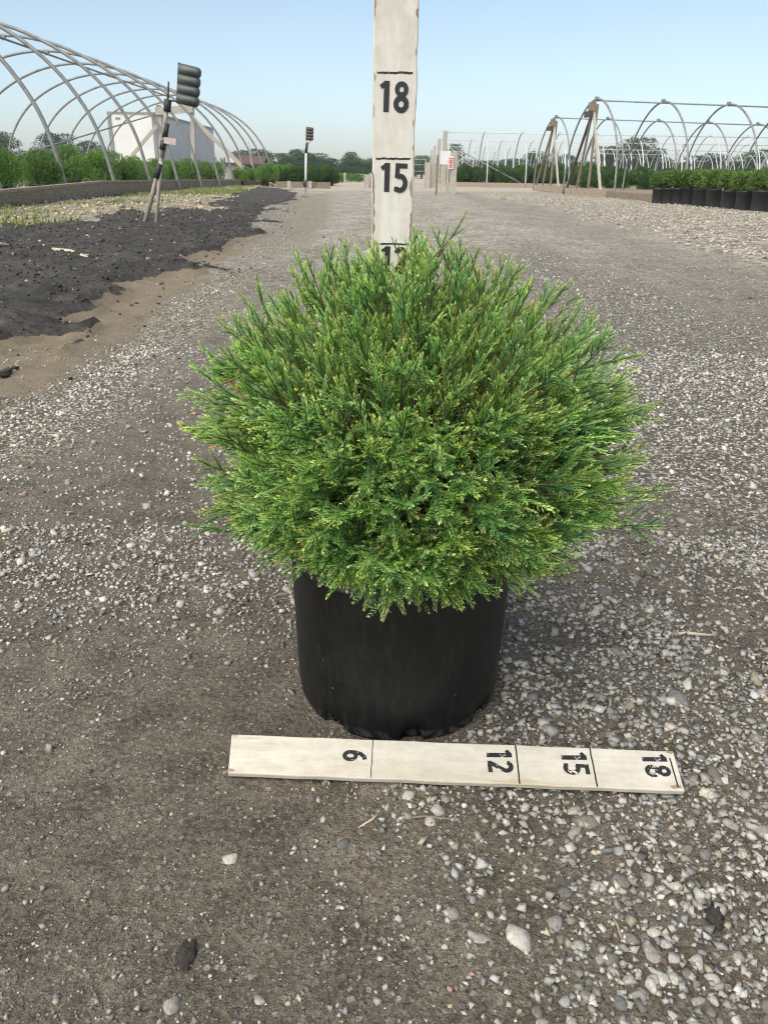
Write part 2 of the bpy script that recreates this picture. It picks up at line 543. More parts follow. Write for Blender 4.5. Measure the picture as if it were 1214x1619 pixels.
    l.new(noise(n, l, vec, 6.5, 8, 0.78).outputs[0], sv3.inputs[0])
    soil_c = mixc(n, l, maths(n, l, 'MULTIPLY', sv3.outputs[0], 0.55), soil_c, (0.15, 0.125, 0.092))
    edge = maths(n, l, 'GREATER_THAN', maths(n, l, 'ADD', soil, maths(n, l, 'MULTIPLY', maths(n, l, 'SUBTRACT', mid.outputs[0], 0.5), 0.9)), 0.5)
    chips = vor(26)
    cs = n.new('ShaderNodeSeparateColor')
    l.new(chips.outputs['Color'], cs.inputs[0])
    chip = maths(n, l, 'MULTIPLY', maths(n, l, 'GREATER_THAN', cs.outputs[1], 0.965), maths(n, l, 'LESS_THAN', chips.outputs['Distance'], 0.28))
    base = mixc(n, l, edge, base, mixc(n, l, chip, soil_c, (0.36, 0.31, 0.24)))
    l.new(base, p.inputs['Base Color'])
    p.inputs['Roughness'].default_value = 0.9
    p.inputs['Specular IOR Level'].default_value = 0.25
    hgt = maths(n, l, 'ADD', maths(n, l, 'MULTIPLY', fine.outputs[0], 0.9), maths(n, l, 'ADD', maths(n, l, 'MULTIPLY', s1, 0.45), maths(n, l, 'ADD', maths(n, l, 'MULTIPLY', s2, 0.25), maths(n, l, 'MULTIPLY', grit.outputs[0], 0.5))))
    hgt = maths(n, l, 'ADD', hgt, maths(n, l, 'MULTIPLY', gap.outputs[0], maths(n, l, 'MULTIPLY', maths(n, l, 'ADD', grey, pale), 0.6)))
    bump(n, l, p, hgt, 1.0, 0.006)
    return m
ground = link('ground', gme, None, ground_material())
tag(ground, kind='structure')

# ------------------------------------------------------------------ stones
rng = np.random.default_rng(11)
def ico(sub=0):
    t = (1 + 5 ** 0.5) / 2
    v = np.array([(-1, t, 0), (1, t, 0), (-1, -t, 0), (1, -t, 0), (0, -1, t), (0, 1, t), (0, -1, -t), (0, 1, -t), (t, 0, -1), (t, 0, 1), (-t, 0, -1), (-t, 0, 1)], float)
    v /= np.linalg.norm(v[0])
    f = [(0, 11, 5), (0, 5, 1), (0, 1, 7), (0, 7, 10), (0, 10, 11), (1, 5, 9), (5, 11, 4), (11, 10, 2), (10, 7, 6), (7, 1, 8), (3, 9, 4), (3, 4, 2), (3, 2, 6), (3, 6, 8), (3, 8, 9), (4, 9, 5), (2, 4, 11), (6, 2, 10), (8, 6, 7), (9, 8, 1)]
    for _ in range(sub):
        v = list(map(tuple, v))
        idx, nf = {}, []
        def mid(a, b):
            k = (min(a, b), max(a, b))
            if k not in idx:
                q = (np.array(v[a]) + np.array(v[b])) / 2
                v.append(tuple(q / np.linalg.norm(q)))
                idx[k] = len(v) - 1
            return idx[k]
        for a, b, c in f:
            ab, bc, ca = mid(a, b), mid(b, c), mid(c, a)
            nf += [(a, ab, ca), (b, bc, ab), (c, ca, bc), (ab, bc, ca)]
        f, v = nf, np.array(v)
    return np.asarray(v), np.array(f)
def stone_shape(sub, r_):
    """a chipped pebble: a ball cut by a few random planes"""
    v, f = ico(sub)
    for _ in range(11):
        d = r_.normal(size=3)
        d /= np.linalg.norm(d)
        h = r_.uniform(0.5, 0.85)
        over = np.maximum(v @ d - h, 0)
        v = v - over[:, None] * d
    v = v * (1 + 0.05 * r_.normal(size=(len(v), 1)))
    v = v * np.array([r_.uniform(0.8, 1.25), r_.uniform(0.75, 1.0), r_.uniform(0.5, 0.8)])
    return v / np.abs(v[:, :2]).max(), f
def stone_colors(k, bright=1.0):
    t = rng.random(k)
    g = np.clip(rng.normal(0.275, 0.095, k), 0.07, 0.50) * bright
    warm = rng.normal(0.035, 0.025, k)
    c = np.stack([g * (1.0 + warm), g * (0.985 + warm * 0.35), g * (0.955 - warm * 0.9)], 1)
    c[t < 0.08] *= np.array([1.06, 0.97, 0.82])
    c[t > 0.994] *= np.array([1.2, 0.80, 0.70])
    return np.clip(c, 0.02, 0.75)
def chip_shape(r_):
    """a crushed-stone chip: a box with its corners knocked about"""
    v = np.array([(a, b, c) for a in (-1, 1) for b in (-1, 1) for c in (-1, 1)], float)
    v = v * (1 - 0.55 * r_.random((8, 1)) * (r_.random((8, 1)) < 0.6)) + r_.normal(0, 0.12, (8, 3))
    q = Euler(tuple(r_.uniform(-0.5, 0.5, 3))).to_matrix()
    v = v @ np.array(q).T * np.array([r_.uniform(0.8, 1.2), r_.uniform(0.7, 1.0), r_.uniform(0.45, 0.75)])
    f = np.array([(0, 1, 3), (0, 3, 2), (4, 6, 7), (4, 7, 5), (0, 4, 5), (0, 5, 1), (2, 3, 7), (2, 7, 6), (0, 2, 6), (0, 6, 4), (1, 5, 7), (1, 7, 3)])
    return v / np.abs(v[:, :2]).max(), f
templates = [chip_shape(rng) for k in range(28)]
def scatter(k, xr, yr, dens):
    xs, ys = rng.uniform(*xr, k), rng.uniform(*yr, k)
    keep = rng.random(k) < dens(xs, ys)
    return xs[keep], ys[keep]
def in_view(x, y, m=0.15):
    return np.abs(x) < 0.53 * y + 0.25 + m
def dens_near(x, y):
    M = masks(x, y)
    left = sstep(0.16, -0.12, x + 0.05 * (y - 0.5))
    clump = fbm(x * 6, y * 6, 41, 3)
    d = 0.20 + 0.70 * (1 - left)
    d = d * (0.35 + 1.3 * sstep(0.35, 0.65, clump))
    d = np.maximum(d, 0.95 * M['grey'])
    d = np.maximum(d, 1.0 * M['pale'])
    d = np.maximum(d, 0.62 * sstep(0.68, 0.95, y) * (x < 0.1))
    d = d * (1 - 0.85 * M['tan']) * (1 - 0.92 * M['soil'])
    return np.clip(d, 0, 1) * in_view(x, y)
px1, py1 = scatter(46000, (-0.75, 0.85), (0.30, 1.15), dens_near)
px2, py2 = scatter(37000, (-2.0, 2.0), (1.15, 2.6), dens_near)
px3, py3 = scatter(38000, (-4.2, 4.2), (2.6, 8.0), lambda x, y: dens_near(x, y) * sstep(8.0, 3.2, y))
sx, sy = np.concatenate([px1, px2, px3]), np.concatenate([py1, py2, py3])
Ms = masks(sx, sy)
leftf = sstep(0.16, -0.12, sx + 0.05 * (sy - 0.5)) * (1 - Ms['grey']) * (1 - Ms['pale']) * (1 - 0.7 * sstep(0.65, 0.95, sy))
sr_ = np.exp(rng.normal(math.log(0.0029), 0.40, len(sx))) * (1 - 0.45 * leftf) * (1 + 0.13 * np.clip(sy - 1.2, 0, 3.5))
sr_ = np.clip(sr_, 0.0011, 0.0085)
clear = ((sx - 0.02) ** 2 + (sy - 0.742) ** 2 > 0.118 ** 2)
sx, sy, sr_ = sx[clear], sy[clear], sr_[clear]
sc_ = stone_colors(len(sx))
Ms = masks(sx, sy)
sc_ *= (1 + 0.50 * Ms['pale'] + 0.35 * Ms['grey'] + 0.18 * sstep(0.70, 1.0, sy) * (sx < 0.1) * (1 - Ms['pale']))[:, None]
sz = ground_h(sx, sy)
order = np.argsort(-(sr_ / np.maximum(sy, 0.3)))
big_i, rest_i = order[:285], order[285:]
vs, fs, cs = [], [], []
off = 0
for k, (tv, tf) in enumerate(templates):
    sel = rest_i[k::len(templates)]
    a = rng.uniform(0, 2 * math.pi, len(sel))
    tilt = rng.normal(0, 0.25, (len(sel), 2))
    V = np.repeat(tv[None], len(sel), 0) * sr_[sel][:, None, None] * (1 + 0.12 * rng.normal(size=(len(sel), 1, 3)))
    X = V[:, :, 0] * np.cos(a)[:, None] - V[:, :, 1] * np.sin(a)[:, None]
    Y = V[:, :, 0] * np.sin(a)[:, None] + V[:, :, 1] * np.cos(a)[:, None]
    Z = V[:, :, 2] + X * tilt[:, :1] + Y * tilt[:, 1:]
    P = np.stack([X + sx[sel][:, None], Y + sy[sel][:, None], Z + (sz[sel] + sr_[sel] * rng.uniform(0.0, 0.35, len(sel)))[:, None]], 2)
    vs.append(P.reshape(-1, 3))
    fs.append((tf[None] + (np.arange(len(sel)) * len(tv))[:, None, None] + off).reshape(-1, 3))
    cs.append(np.repeat(sc_[sel], len(tv), 0))
    off += len(sel) * len(tv)
stone_mat = attr_mat('crushed_stone', rough=0.85, spec=0.3, nscale=420, namt=0.28, bstr=0.5)
gravel = link('gravel', np_mesh('gravel', np.concatenate(vs), np.concatenate(fs), np.concatenate(cs)), ground, stone_mat)
tag(gravel, kind='stuff')
# fine grit pressed into the dirt
kx, ky = scatter(92000, (-0.8, 0.9), (0.30, 1.6), lambda x, y: in_view(x, y) * (0.25 + 0.75 * fbm(x * 9, y * 9, 61, 3)) * sstep(1.7, 0.9, y))
gr_ = np.exp(rng.normal(math.log(0.00085), 0.35, len(kx)))
gzv = ground_h(kx, ky)
octv = np.array([(1, 0, 0), (-0.5, 0.87, 0), (-0.5, -0.87, 0), (0.2, 0.1, 0.75)])
octf = np.array([(0, 1, 3), (1, 2, 3), (2, 0, 3)])
a = rng.uniform(0, 6.28, len(kx))
GV = np.repeat(octv[None], len(kx), 0) + rng.normal(0, 0.18, (len(kx), 4, 3))
GP = np.stack([(GV[:, :, 0] * np.cos(a)[:, None] - GV[:, :, 1] * np.sin(a)[:, None]) * gr_[:, None] + kx[:, None],
               (GV[:, :, 0] * np.sin(a)[:, None] + GV[:, :, 1] * np.cos(a)[:, None]) * gr_[:, None] + ky[:, None],
               GV[:, :, 2] * gr_[:, None] + gzv[:, None]], 2)
gcl = np.clip(np.exp(rng.normal(math.log(0.18), 0.65, (len(kx), 1))), 0.03, 0.5) * np.array([1.04, 0.97, 0.86])
grit_o = link('grit', np_mesh('grit', GP.reshape(-1, 3), (octf[None] + (np.arange(len(kx)) * 4)[:, None, None]).reshape(-1, 3), np.repeat(gcl, 4, 0)), ground, stone_mat)
tag(grit_o, kind='stuff')
big_stone_mat = attr_mat('dusty_stone', rough=0.9, spec=0.2, nscale=2.2, namt=0.38, bstr=0.6)
big_meshes = []
for k in range(20):
    tv, tf = stone_shape(1, rng)
    c = stone_colors(1, 0.95)[0]
    big_meshes.append(np_mesh('stone', tv, tf, np.repeat(c[None], len(tv), 0)))
    big_meshes[-1].materials.append(big_stone_mat)
def place_stone(x0, y0, r0, k=None, sink=0.12):
    o = bpy.data.objects.new('stone', big_meshes[int(rng.integers(20)) if k is None else k])
    o.parent = ground
    o.location = (x0, y0, float(ground_h(np.array([x0]), np.array([y0]))[0]) + r0 * sink)
    o.scale = (r0, r0, r0)
    o.rotation_euler = (rng.normal(0, 0.15), rng.normal(0, 0.15), rng.uniform(0, 6.28))
    COL.objects.link(o)
for i in big_i:
    place_stone(float(sx[i]), float(sy[i]), float(sr_[i]) * 1.05, sink=-0.05)
for (qx, qy, w) in [(925, 1297, 26), (1068, 1103, 20), (758, 1487, 18), (365, 1362, 15), (275, 1590, 16), (408, 1582, 13), (680, 1300, 14), (543, 1336, 12),
                    (1030, 1500, 20), (820, 1485, 22), (1130, 1225, 22), (955, 938, 16), (645, 1260, 12), (1175, 1300, 17), (1045, 1540, 20)]:
    g = G(qx, qy)
    place_stone(float(g[0]), float(g[1]), w * float(np.linalg.norm(g - np.array([0, 0, CAM_H]))) / FPX, sink=-0.22)

# ================================================================== THE POTTED CONIFER
POT = np.array([0.0195, 0.742, 0.0])
POT_H, R_RIM, R_BOT = 0.193, 0.112, 0.1045
def pot_material(name, wear=True):
    m, n, l, p = new_mat(name)
    v = tex_coord(n, l)
    t = noise(n, l, v, 60, 7, 0.75)
    t2 = noise(n, l, tex_coord(n, l, (1, 1, 0.25)), 160, 4, 0.7)
    r = ramp(n, [(0.3, (0.0035, 0.0038, 0.0040)), (0.7, (0.0075, 0.0080, 0.0082))])
    l.new(t.outputs[0], r.inputs[0])
    c = r.outputs[0]
    vo = n.new('ShaderNodeTexVoronoi')
    vo.inputs['Scale'].default_value = 95
    l.new(v, vo.inputs['Vector'])
    s = n.new('ShaderNodeSeparateColor')
    l.new(vo.outputs['Color'], s.inputs[0])
    speck = maths(n, l, 'MULTIPLY', maths(n, l, 'GREATER_THAN', s.outputs[0], 0.93), maths(n, l, 'LESS_THAN', vo.outputs['Distance'], 0.075))
    c = mixc(n, l, maths(n, l, 'MULTIPLY', speck, 0.6), c, (0.30, 0.28, 0.24))
    sep = n.new('ShaderNodeSeparateXYZ')
    l.new(v, sep.inputs[0])
    if wear:     # scuffed pale plastic along the broken lower edge, dust film
        low = n.new('ShaderNodeMapRange')
        low.inputs[1].default_value, low.inputs[2].default_value = 0.017, 0.002
        l.new(sep.outputs[2], low.inputs[0])
        w = maths(n, l, 'MULTIPLY', low.outputs[0], maths(n, l, 'GREATER_THAN', maths(n, l, 'ADD', t.outputs[0], maths(n, l, 'MULTIPLY', low.outputs[0], 0.12)), 0.60), True)
        c = mixc(n, l, maths(n, l, 'MULTIPLY', w, 0.6), c, (0.11, 0.125, 0.14))
        dust = ramp(n, [(0.45, (0, 0, 0)), (0.85, (1, 1, 1))])
        l.new(t2.outputs[0], dust.inputs[0])
        c = mixc(n, l, maths(n, l, 'MULTIPLY', dust.outputs[0], 0.07), c, (0.16, 0.15, 0.13))
    l.new(c, p.inputs['Base Color'])
    rr = n.new('ShaderNodeMapRange')
    rr.inputs[3].default_value, rr.inputs[4].default_value = 0.36, 0.58
    l.new(t.outputs[0], rr.inputs[0])
    l.new(rr.outputs[0], p.inputs['Roughness'])
    p.inputs['Specular IOR Level'].default_value = 0.33
    bump(n, l, p, t2.outputs[0], 0.15, 0.001)
    return m
potted = empty('potted_conifer', tuple(POT))
tag(potted, 'rounded bright green feathery conifer in a black plastic nursery pot on the gravel', 'potted plant')
pot_mat = pot_material('black_plastic')
def pot_wall():
    n = 128
    prof = [(0.0, 0.006), (0.080, 0.006), (0.098, 0.0035), (0.1015, 0.0), (0.1030, 0.004), (0.1036, 0.012), (0.1046, 0.018), (0.1050, 0.030), (0.1062, 0.075), (0.1080, 0.130), (0.1092, 0.168),
            (0.1108, 0.1705), (0.1110, 0.1745), (0.1092, 0.1765), (0.1094, 0.1905), (0.1065, 0.1905), (0.1055, 0.15), (0.103, 0.06)]
    vs = []
    for i, (r0, z0) in enumerate(prof):
        for k in range(n):
            a = 2 * math.pi * k / n
            r1, z1 = r0, z0
            if 2 <= i <= 6:           # drain notches along the bottom edge
                q = math.sin(a * 8 + 0.6)
                nt = max(0.0, min(1.0, (q - 0.72) * 7))
                jag = 0.0016 * math.sin(a * 41) + 0.0012 * math.sin(a * 67 + 1)
                if i in (3, 4, 5):
                    r1 -= 0.010 * nt
                    z1 += nt * (0.013 if i < 5 else 0.008) + jag * nt
                z1 = max(z1, 0.0)
            r1 += 0.0006 * math.sin(2 * a + 0.5) + 0.0004 * math.sin(5 * a)
            vs.append((r1 * math.cos(a), r1 * math.sin(a), z1))
    fs = [(i * n + k, i * n + (k + 1) % n, (i + 1) * n + (k + 1) % n, (i + 1) * n + k) for i in range(len(prof) - 1) for k in range(n)]
    b = MB()
    b.add(vs, fs, True)
    return b
pot = pot_wall().build('pot', pot_mat, potted)
pot.scale = (1.08, 1.08, 1.0)
rim = MB().lathe([(0.1098, 0.1835), (0.1124, 0.1840), (0.1132, 0.1875), (0.1126, 0.1922), (0.1098, 0.1934), (0.1078, 0.1920), (0.1070, 0.1870)], 96).build('rim', pot_mat, pot)
sv_ = [(0, 0, 0.176)]
sf_ = []
for i in range(1, 10):
    for k in range(40):
        a = 2 * math.pi * k / 40
        r0 = 0.1135 * i / 9
        sv_.append((r0 * math.cos(a), r0 * math.sin(a), 0.172 + random.Random(i * 50 + k).uniform(-0.003, 0.004)))
for k in range(40):
    sf_.append((0, 1 + k, 1 + (k + 1) % 40))
for i in range(8):
    for k in range(40):
        a = 1 + i * 40 + k
        b_ = 1 + i * 40 + (k + 1) % 40
        sf_.append((a, a + 40, b_ + 40, b_))
MB().add(sv_, sf_).build('soil', plain('potting_soil', (0.012, 0.010, 0.009), (0.05, 0.04, 0.03), 120, 0.95, bstr=0.8), potted)

# ---- sprigs of juvenile needles
brng = np.random.default_rng(5)
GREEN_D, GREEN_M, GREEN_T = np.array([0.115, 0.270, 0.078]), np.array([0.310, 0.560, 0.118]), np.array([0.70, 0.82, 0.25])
def shoot(pts, tint, tipness, nl=0.0066, nw=0.0014, gap=0.0031, ang=0.95):
    """needles round a line of points; returns verts, tris, colours"""
    pts = np.asarray(pts)
    seg = np.linalg.norm(np.diff(pts, axis=0), axis=1)
    L = seg.sum()
    cum = np.concatenate([[0], np.cumsum(seg)])
    k = max(4, int(L / gap))
    s = np.linspace(0.04, 1.0, k) * L
    P = np.stack([np.interp(s, cum, pts[:, i]) for i in range(3)], 1)
    T = np.gradient(P, axis=0)
    T /= np.linalg.norm(T, axis=1)[:, None] + 1e-9
    ref = np.array([0.0, 0.0, 1.0])
    S = np.cross(T, ref)
    S /= np.linalg.norm(S, axis=1)[:, None] + 1e-9
    U = np.cross(S, T)
    V, F, C = [], [], []
    per = 3
    for j in range(per):
        m = len(P)
        base_a = (0.0, math.pi, math.pi / 2)[j] + np.where(np.arange(m) % 2 == 0, 0.12, 0.55) * (1 if j != 1 else -1) + brng.normal(0, 0.22, m)
        if j == 2:
            base_a = base_a + math.pi * (brng.random(m) < 0.35)
        rad = S * np.cos(base_a)[:, None] + U * np.sin(base_a)[:, None] * 0.85
        t = s / L
        open_a = ang * (1 - 0.45 * t ** 3) + brng.normal(0, 0.10, m)
        D = T * np.cos(open_a)[:, None] + rad * np.sin(open_a)[:, None]
        D /= np.linalg.norm(D, axis=1)[:, None]
        ln = nl * (0.85 + 0.3 * brng.random(m)) * (1 - 0.35 * t ** 4) * (0.75 + 0.25 * np.minimum(t * 6, 1))
        W = np.cross(D, rad)
        W /= np.linalg.norm(W, axis=1)[:, None] + 1e-9
        Nn = np.cross(W, D)
        b0 = P
        tipv = P + D * ln[:, None] + T * (ln * 0.16)[:, None]
        mid = P + D * (ln * 0.45)[:, None]
        q = np.stack([b0, mid + W * nw * 0.5 + Nn * nw * 0.25, tipv, mid - W * nw * 0.5 + Nn * nw * 0.25], 1)
        off = sum(len(a) for a in V)
        V.append(q.reshape(-1, 3))
        bi = np.arange(m) * 4 + off
        F.append(np.stack([bi, bi + 1, bi + 2], 1))
        F.append(np.stack([bi, bi + 2, bi + 3], 1))
        tt = np.clip((t - 0.58) / 0.42, 0, 1) ** 1.5 * tipness
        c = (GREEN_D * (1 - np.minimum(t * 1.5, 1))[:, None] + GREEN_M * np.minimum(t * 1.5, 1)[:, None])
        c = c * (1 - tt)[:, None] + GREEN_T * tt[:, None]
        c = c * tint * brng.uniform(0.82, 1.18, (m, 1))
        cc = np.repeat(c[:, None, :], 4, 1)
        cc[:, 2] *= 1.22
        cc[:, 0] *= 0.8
        C.append(cc.reshape(-1, 3))
    # the stem itself, three-sided
    ks = max(3, len(pts))
    off = sum(len(a) for a in V)
    ring = []
    for i in range(len(pts)):
        d = pts[min(i + 1, len(pts) - 1)] - pts[max(i - 1, 0)]
        d = d / (np.linalg.norm(d) + 1e-9)
        a_ = np.cross(d, ref)
        a_ /= np.linalg.norm(a_) + 1e-9
        b_ = np.cross(a_, d)
        rr = 0.0009 * (1 - 0.6 * i / (len(pts) - 1))
        ring.append([pts[i] + (a_ * math.cos(q * 2.094) + b_ * math.sin(q * 2.094)) * rr for q in range(3)])
    V.append(np.array(ring).reshape(-1, 3))
    st = []
    for i in range(len(pts) - 1):
        for q in range(3):
            a_, b_ = off + i * 3 + q, off + i * 3 + (q + 1) % 3
            st += [(a_, b_, b_ + 3), (a_, b_ + 3, a_ + 3)]
    F.append(np.array(st))
    C.append(np.repeat((np.array([0.085, 0.13, 0.04]) * tint)[None], len(pts) * 3, 0))
    return np.concatenate(V), np.concatenate(F), np.concatenate(C)
def sprig(kind, coarse=False):
    """a branchlet along +X with side shoots; kind 0 feathery, 1 slim upright"""
    L = brng.uniform(0.042, 0.066) if kind == 0 else brng.uniform(0.045, 0.065)
    k = 6
    t = np.linspace(0, 1, k)
    bend, side = brng.normal(0.10, 0.10), brng.normal(0, 0.10)
    pts = np.stack([t * L, side * L * t ** 2, bend * L * t ** 2], 1)
    tint = np.array([1.0, 1.0, 1.0]) * brng.uniform(0.8, 1.2) * np.array([brng.uniform(0.85, 1.2), 1.0, brng.uniform(0.8, 1.4)])
    tip = brng.uniform(0.35, 1.0)
    gp, wd_ = (0.0056, 0.0022) if coarse else (0.0031, 0.0014)
    parts = [shoot(pts, tint, tip, gap=gp, nw=wd_, ang=0.95 if kind == 0 else 0.68, nl=0.0069 if kind == 0 else 0.0060)]
    ns = int(brng.integers(2, 5)) if kind == 0 else int(brng.integers(1, 4))
    for j in range(ns):
        u = 0.18 + 0.62 * (j + brng.random() * 0.6) / ns
        o = np.array([np.interp(u, t, pts[:, i]) for i in range(3)])
        sgn = 1 if j % 2 else -1
        a = sgn * (brng.uniform(0.55, 0.95) if kind == 0 else brng.uniform(0.25, 0.5))
        l2 = L * brng.uniform(0.28, 0.5) * (1.1 - 0.5 * u)
        el = brng.normal(0.05, 0.25)
        d = np.array([math.cos(a) * math.cos(el), math.sin(a) * math.cos(el), math.sin(el)])
        tt = np.linspace(0, 1, 4)[:, None]
        fwd = np.array([1.0, 0, 0])
        q = o + d * l2 * tt + fwd * 0.15 * l2 * tt ** 2
        parts.append(shoot(q, tint * brng.uniform(0.9, 1.15), brng.uniform(0.4, 1.0), gap=gp, nw=wd_, nl=0.0054, ang=0.9 if kind == 0 else 0.55))
    V, F, C, off = [], [], [], 0
    for v, f, c in parts:
        V.append(v); F.append(f + off); C.append(c); off += len(v)
    return np.concatenate(V), np.concatenate(F), np.concatenate(C), L
SPR = [[sprig(0) for _ in range(16)], [sprig(1) for _ in range(10)], [sprig(0, True) for _ in range(8)]]     # the last ones fill the inside
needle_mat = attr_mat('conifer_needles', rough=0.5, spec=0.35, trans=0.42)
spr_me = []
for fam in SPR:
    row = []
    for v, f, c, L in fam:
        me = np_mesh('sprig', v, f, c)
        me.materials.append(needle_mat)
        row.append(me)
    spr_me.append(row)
BC = np.array([0.008, 0.0, 0.274])               # centre of the crown in the pot's own frame
def crown_r(d):
    rx, ry = 0.187, 0.174
    rz = 0.176 if d[2] > 0 else 0.078
    rh = math.sqrt((d[0] / rx) ** 2 + (d[1] / ry) ** 2)
    rr = (rh ** 2.35 + abs(d[2] / rz) ** 2.35) ** (-1 / 2.35)
    a = math.atan2(d[1], d[0])
    lump = 0.03 * math.sin(3 * a + 1.1 + 4 * d[2]) + 0.03 * math.sin(5 * a - 0.7 + 6 * d[2]) + 0.02 * math.sin(9 * a + 9 * d[2])
    return rr * (1 + lump)
def unit(v):
    return v / (np.linalg.norm(v) + 1e-9)
placed = []                                      # (kind, variant, 4x4, scale, cam score)
branches = []
NB, NLOW, NTOP = 690, 95, 34
for b in range(NB + NLOW + NTOP):
    # even directions over the dome, from a little below the waist to the top
    zz = 1 - (b + 0.5) / NB * 1.56
    az = b * 2.399963 + brng.normal(0, 0.15)
    zz = np.clip(zz + brng.normal(0, 0.05), -0.60, 1)
    if b >= NB + NLOW:                           # leaders round the stick
        zz, az = brng.uniform(0.9, 1.0), brng.uniform(0, 6.28)
    elif b >= NB:                                # low sprays leaning over the front of the rim
        zz, az = brng.uniform(-0.62, -0.15), -math.pi / 2 + brng.normal(0, 0.75)
    d = np.array([math.cos(az) * math.sqrt(max(0, 1 - zz * zz)), math.sin(az) * math.sqrt(max(0, 1 - zz * zz)), zz])
    depth = brng.choice([1.0, 0.86, 0.70], p=[0.54, 0.24, 0.22])
    if b >= NB:
        depth = 1.0
    out = BC + d * crown_r(d) * depth * brng.uniform(0.92, 1.03)
    start = np.array([brng.normal(0, 0.010), brng.normal(0, 0.010), 0.176 + max(0, zz) * 0.08 * brng.random()])
    up = 0.06 if zz > 0 else 0.035
    ctrl = start * 0.45 + out * 0.55 + np.array([0, 0, up * brng.uniform(0.2, 1.2)]) * (1 if zz < 0.5 else 0.2)
    t = np.linspace(0, 1, 9)[:, None]
    path = start * (1 - t) ** 2 + ctrl * 2 * t * (1 - t) + out * t ** 2
    path = path + brng.normal(0, 0.0015, path.shape) * t
    branches.append((path, zz, depth))
    btint = np.array([brng.uniform(0.93, 1.10), 1.0, brng.uniform(0.85, 1.25)]) * brng.uniform(0.94, 1.18)
    topness = float(sstep(0.25, 0.75, np.array(zz)))
    ns = int(brng.integers(5, 8)) + int(4.5 * topness)
    for j in range(ns):
        u = 1.0 if j == 0 else 1.0 - (j / ns) * (0.42 if depth > 0.8 else 0.5) + brng.normal(0, 0.015)
        u = min(max(u, 0.3), 1.0)
        o = np.array([np.interp(u, t[:, 0], path[:, i]) for i in range(3)])
        tan_ = np.array([np.interp(min(u + 0.06, 1), t[:, 0], path[:, i]) - np.interp(u - 0.08, t[:, 0], path[:, i]) for i in range(3)])
        tan_ = unit(tan_)
        rnd = unit(brng.normal(size=3))
        perp = unit(np.cross(tan_, rnd))
        a = 0.12 * brng.normal() if j == 0 else brng.uniform(0.25, 0.95)
        dirv = tan_ * math.cos(a) + perp * math.sin(a)
        dirv = dirv + np.array([0, 0, 0.30 * topness + 0.10 * brng.random()]) + np.array([d[0], d[1], 0]) * 0.25
        if zz < -0.1:
            dirv = dirv + np.array([0, 0, -0.22 * brng.random()])
        dirv = unit(dirv)
        kind = 1 if brng.random() < topness * 0.75 + 0.08 else 0
        if depth < 0.8 or (j > 4 and kind == 0):
            kind = 2
        var = int(brng.integers(len(SPR[kind])))
        # frame: X along the sprig, Z roughly towards the light so that sprays lie flat
        zax = unit(np.array([0, 0, 1.0]) + d * 0.6 + brng.normal(0, 0.35, 3))
        yax = unit(np.cross(zax, dirv))
        zax = np.cross(dirv, yax)
        sc = brng.uniform(0.58, 0.98) * (1.0 if depth > 0.8 else 0.85) * (1 - 0.24 * topness)
        Mx = np.eye(4)
        Mx[:3, 0], Mx[:3, 1], Mx[:3, 2], Mx[:3, 3] = dirv * sc, yax * sc, zax * sc, o
        tip = o + dirv * 0.04 + POT
        outness = np.linalg.norm((tip - POT - BC) / np.array([0.222, 0.205, 0.192 if tip[2] > BC[2] else 0.10]))
        placed.append((kind, var, Mx, outness - 1.3 * np.linalg.norm(tip - np.array([0, 0, CAM_H])) / 0.6, btint * (np.array([1.5, 0.62, 0.55]) if brng.random() < 0.006 and zz < 0.4 else 1.0)))
# a few long stray shoots that stand out of the outline, as in the photo
for (p0, p1, Y0) in [((690, 410), (716, 362), 0.745), ((705, 385), (745, 340), 0.745), ((668, 392), (652, 362), 0.75), ((700, 400), (680, 352), 0.75), ((600, 410), (575, 380), 0.74), ((632, 410), (620, 374), 0.74),
                     ((372, 842), (300, 828), 0.70), ((930, 820), (1045, 845), 0.70), ((980, 780), (1060, 775), 0.72), ((940, 660), (1040, 660), 0.74), ((930, 580), (1010, 562), 0.76),
                     ((345, 610), (285, 636), 0.70), ((880, 500), (915, 465), 0.78), ((850, 900), (905, 912), 0.66), ((360, 620), (300, 575), 0.74)]:
    a_, b_ = PD(*p0, Y0) - POT, PD(*p1, Y0) - POT
    dirv = unit(b_ - a_)
    L = np.linalg.norm(b_ - a_)
    kind = 1 if p1[1] < 600 else 0
    var = int(brng.integers(len(SPR[kind])))
    sc = L / SPR[kind][var][3]
    zax = unit(np.array([0.1, -0.5, 1.0]))
    yax = unit(np.cross(zax, dirv))
    zax = np.cross(dirv, yax)
    sc2 = min(sc, 1.1)
    Mx = np.eye(4)
    Mx[:3, 0], Mx[:3, 1], Mx[:3, 2], Mx[:3, 3] = dirv * sc2, yax * sc2, zax * sc2, b_ - dirv * sc2 * SPR[kind][var][3]
    placed.append((kind, var, Mx, 50.0, 1.0))
    branches.append((np.array([a_ - dirv * 0.03, a_, b_ - dirv * 0.02]), 2.0, 1.0))
order = sorted(range(len(placed)), key=lambda i: -placed[i][3])
single = set(order[:290])
V, F, C, off = [], [], [], 0
for i, (kind, var, Mx, sc, bt) in enumerate(placed):
    if i in single:
        o = bpy.data.objects.new('sprig', spr_me[kind][var])
        o.parent = potted
        o.matrix_local = Matrix(Mx.tolist())
        COL.objects.link(o)
    else:
        v, f, c, L = SPR[kind][var]
        V.append(v @ Mx[:3, :3].T + Mx[:3, 3])
        F.append(f + off)
        C.append(c * bt * brng.uniform(0.9, 1.1))
        off += len(v)
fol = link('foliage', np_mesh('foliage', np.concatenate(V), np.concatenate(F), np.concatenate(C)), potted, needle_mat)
tag(fol, kind='stuff')
bm_ = MB()
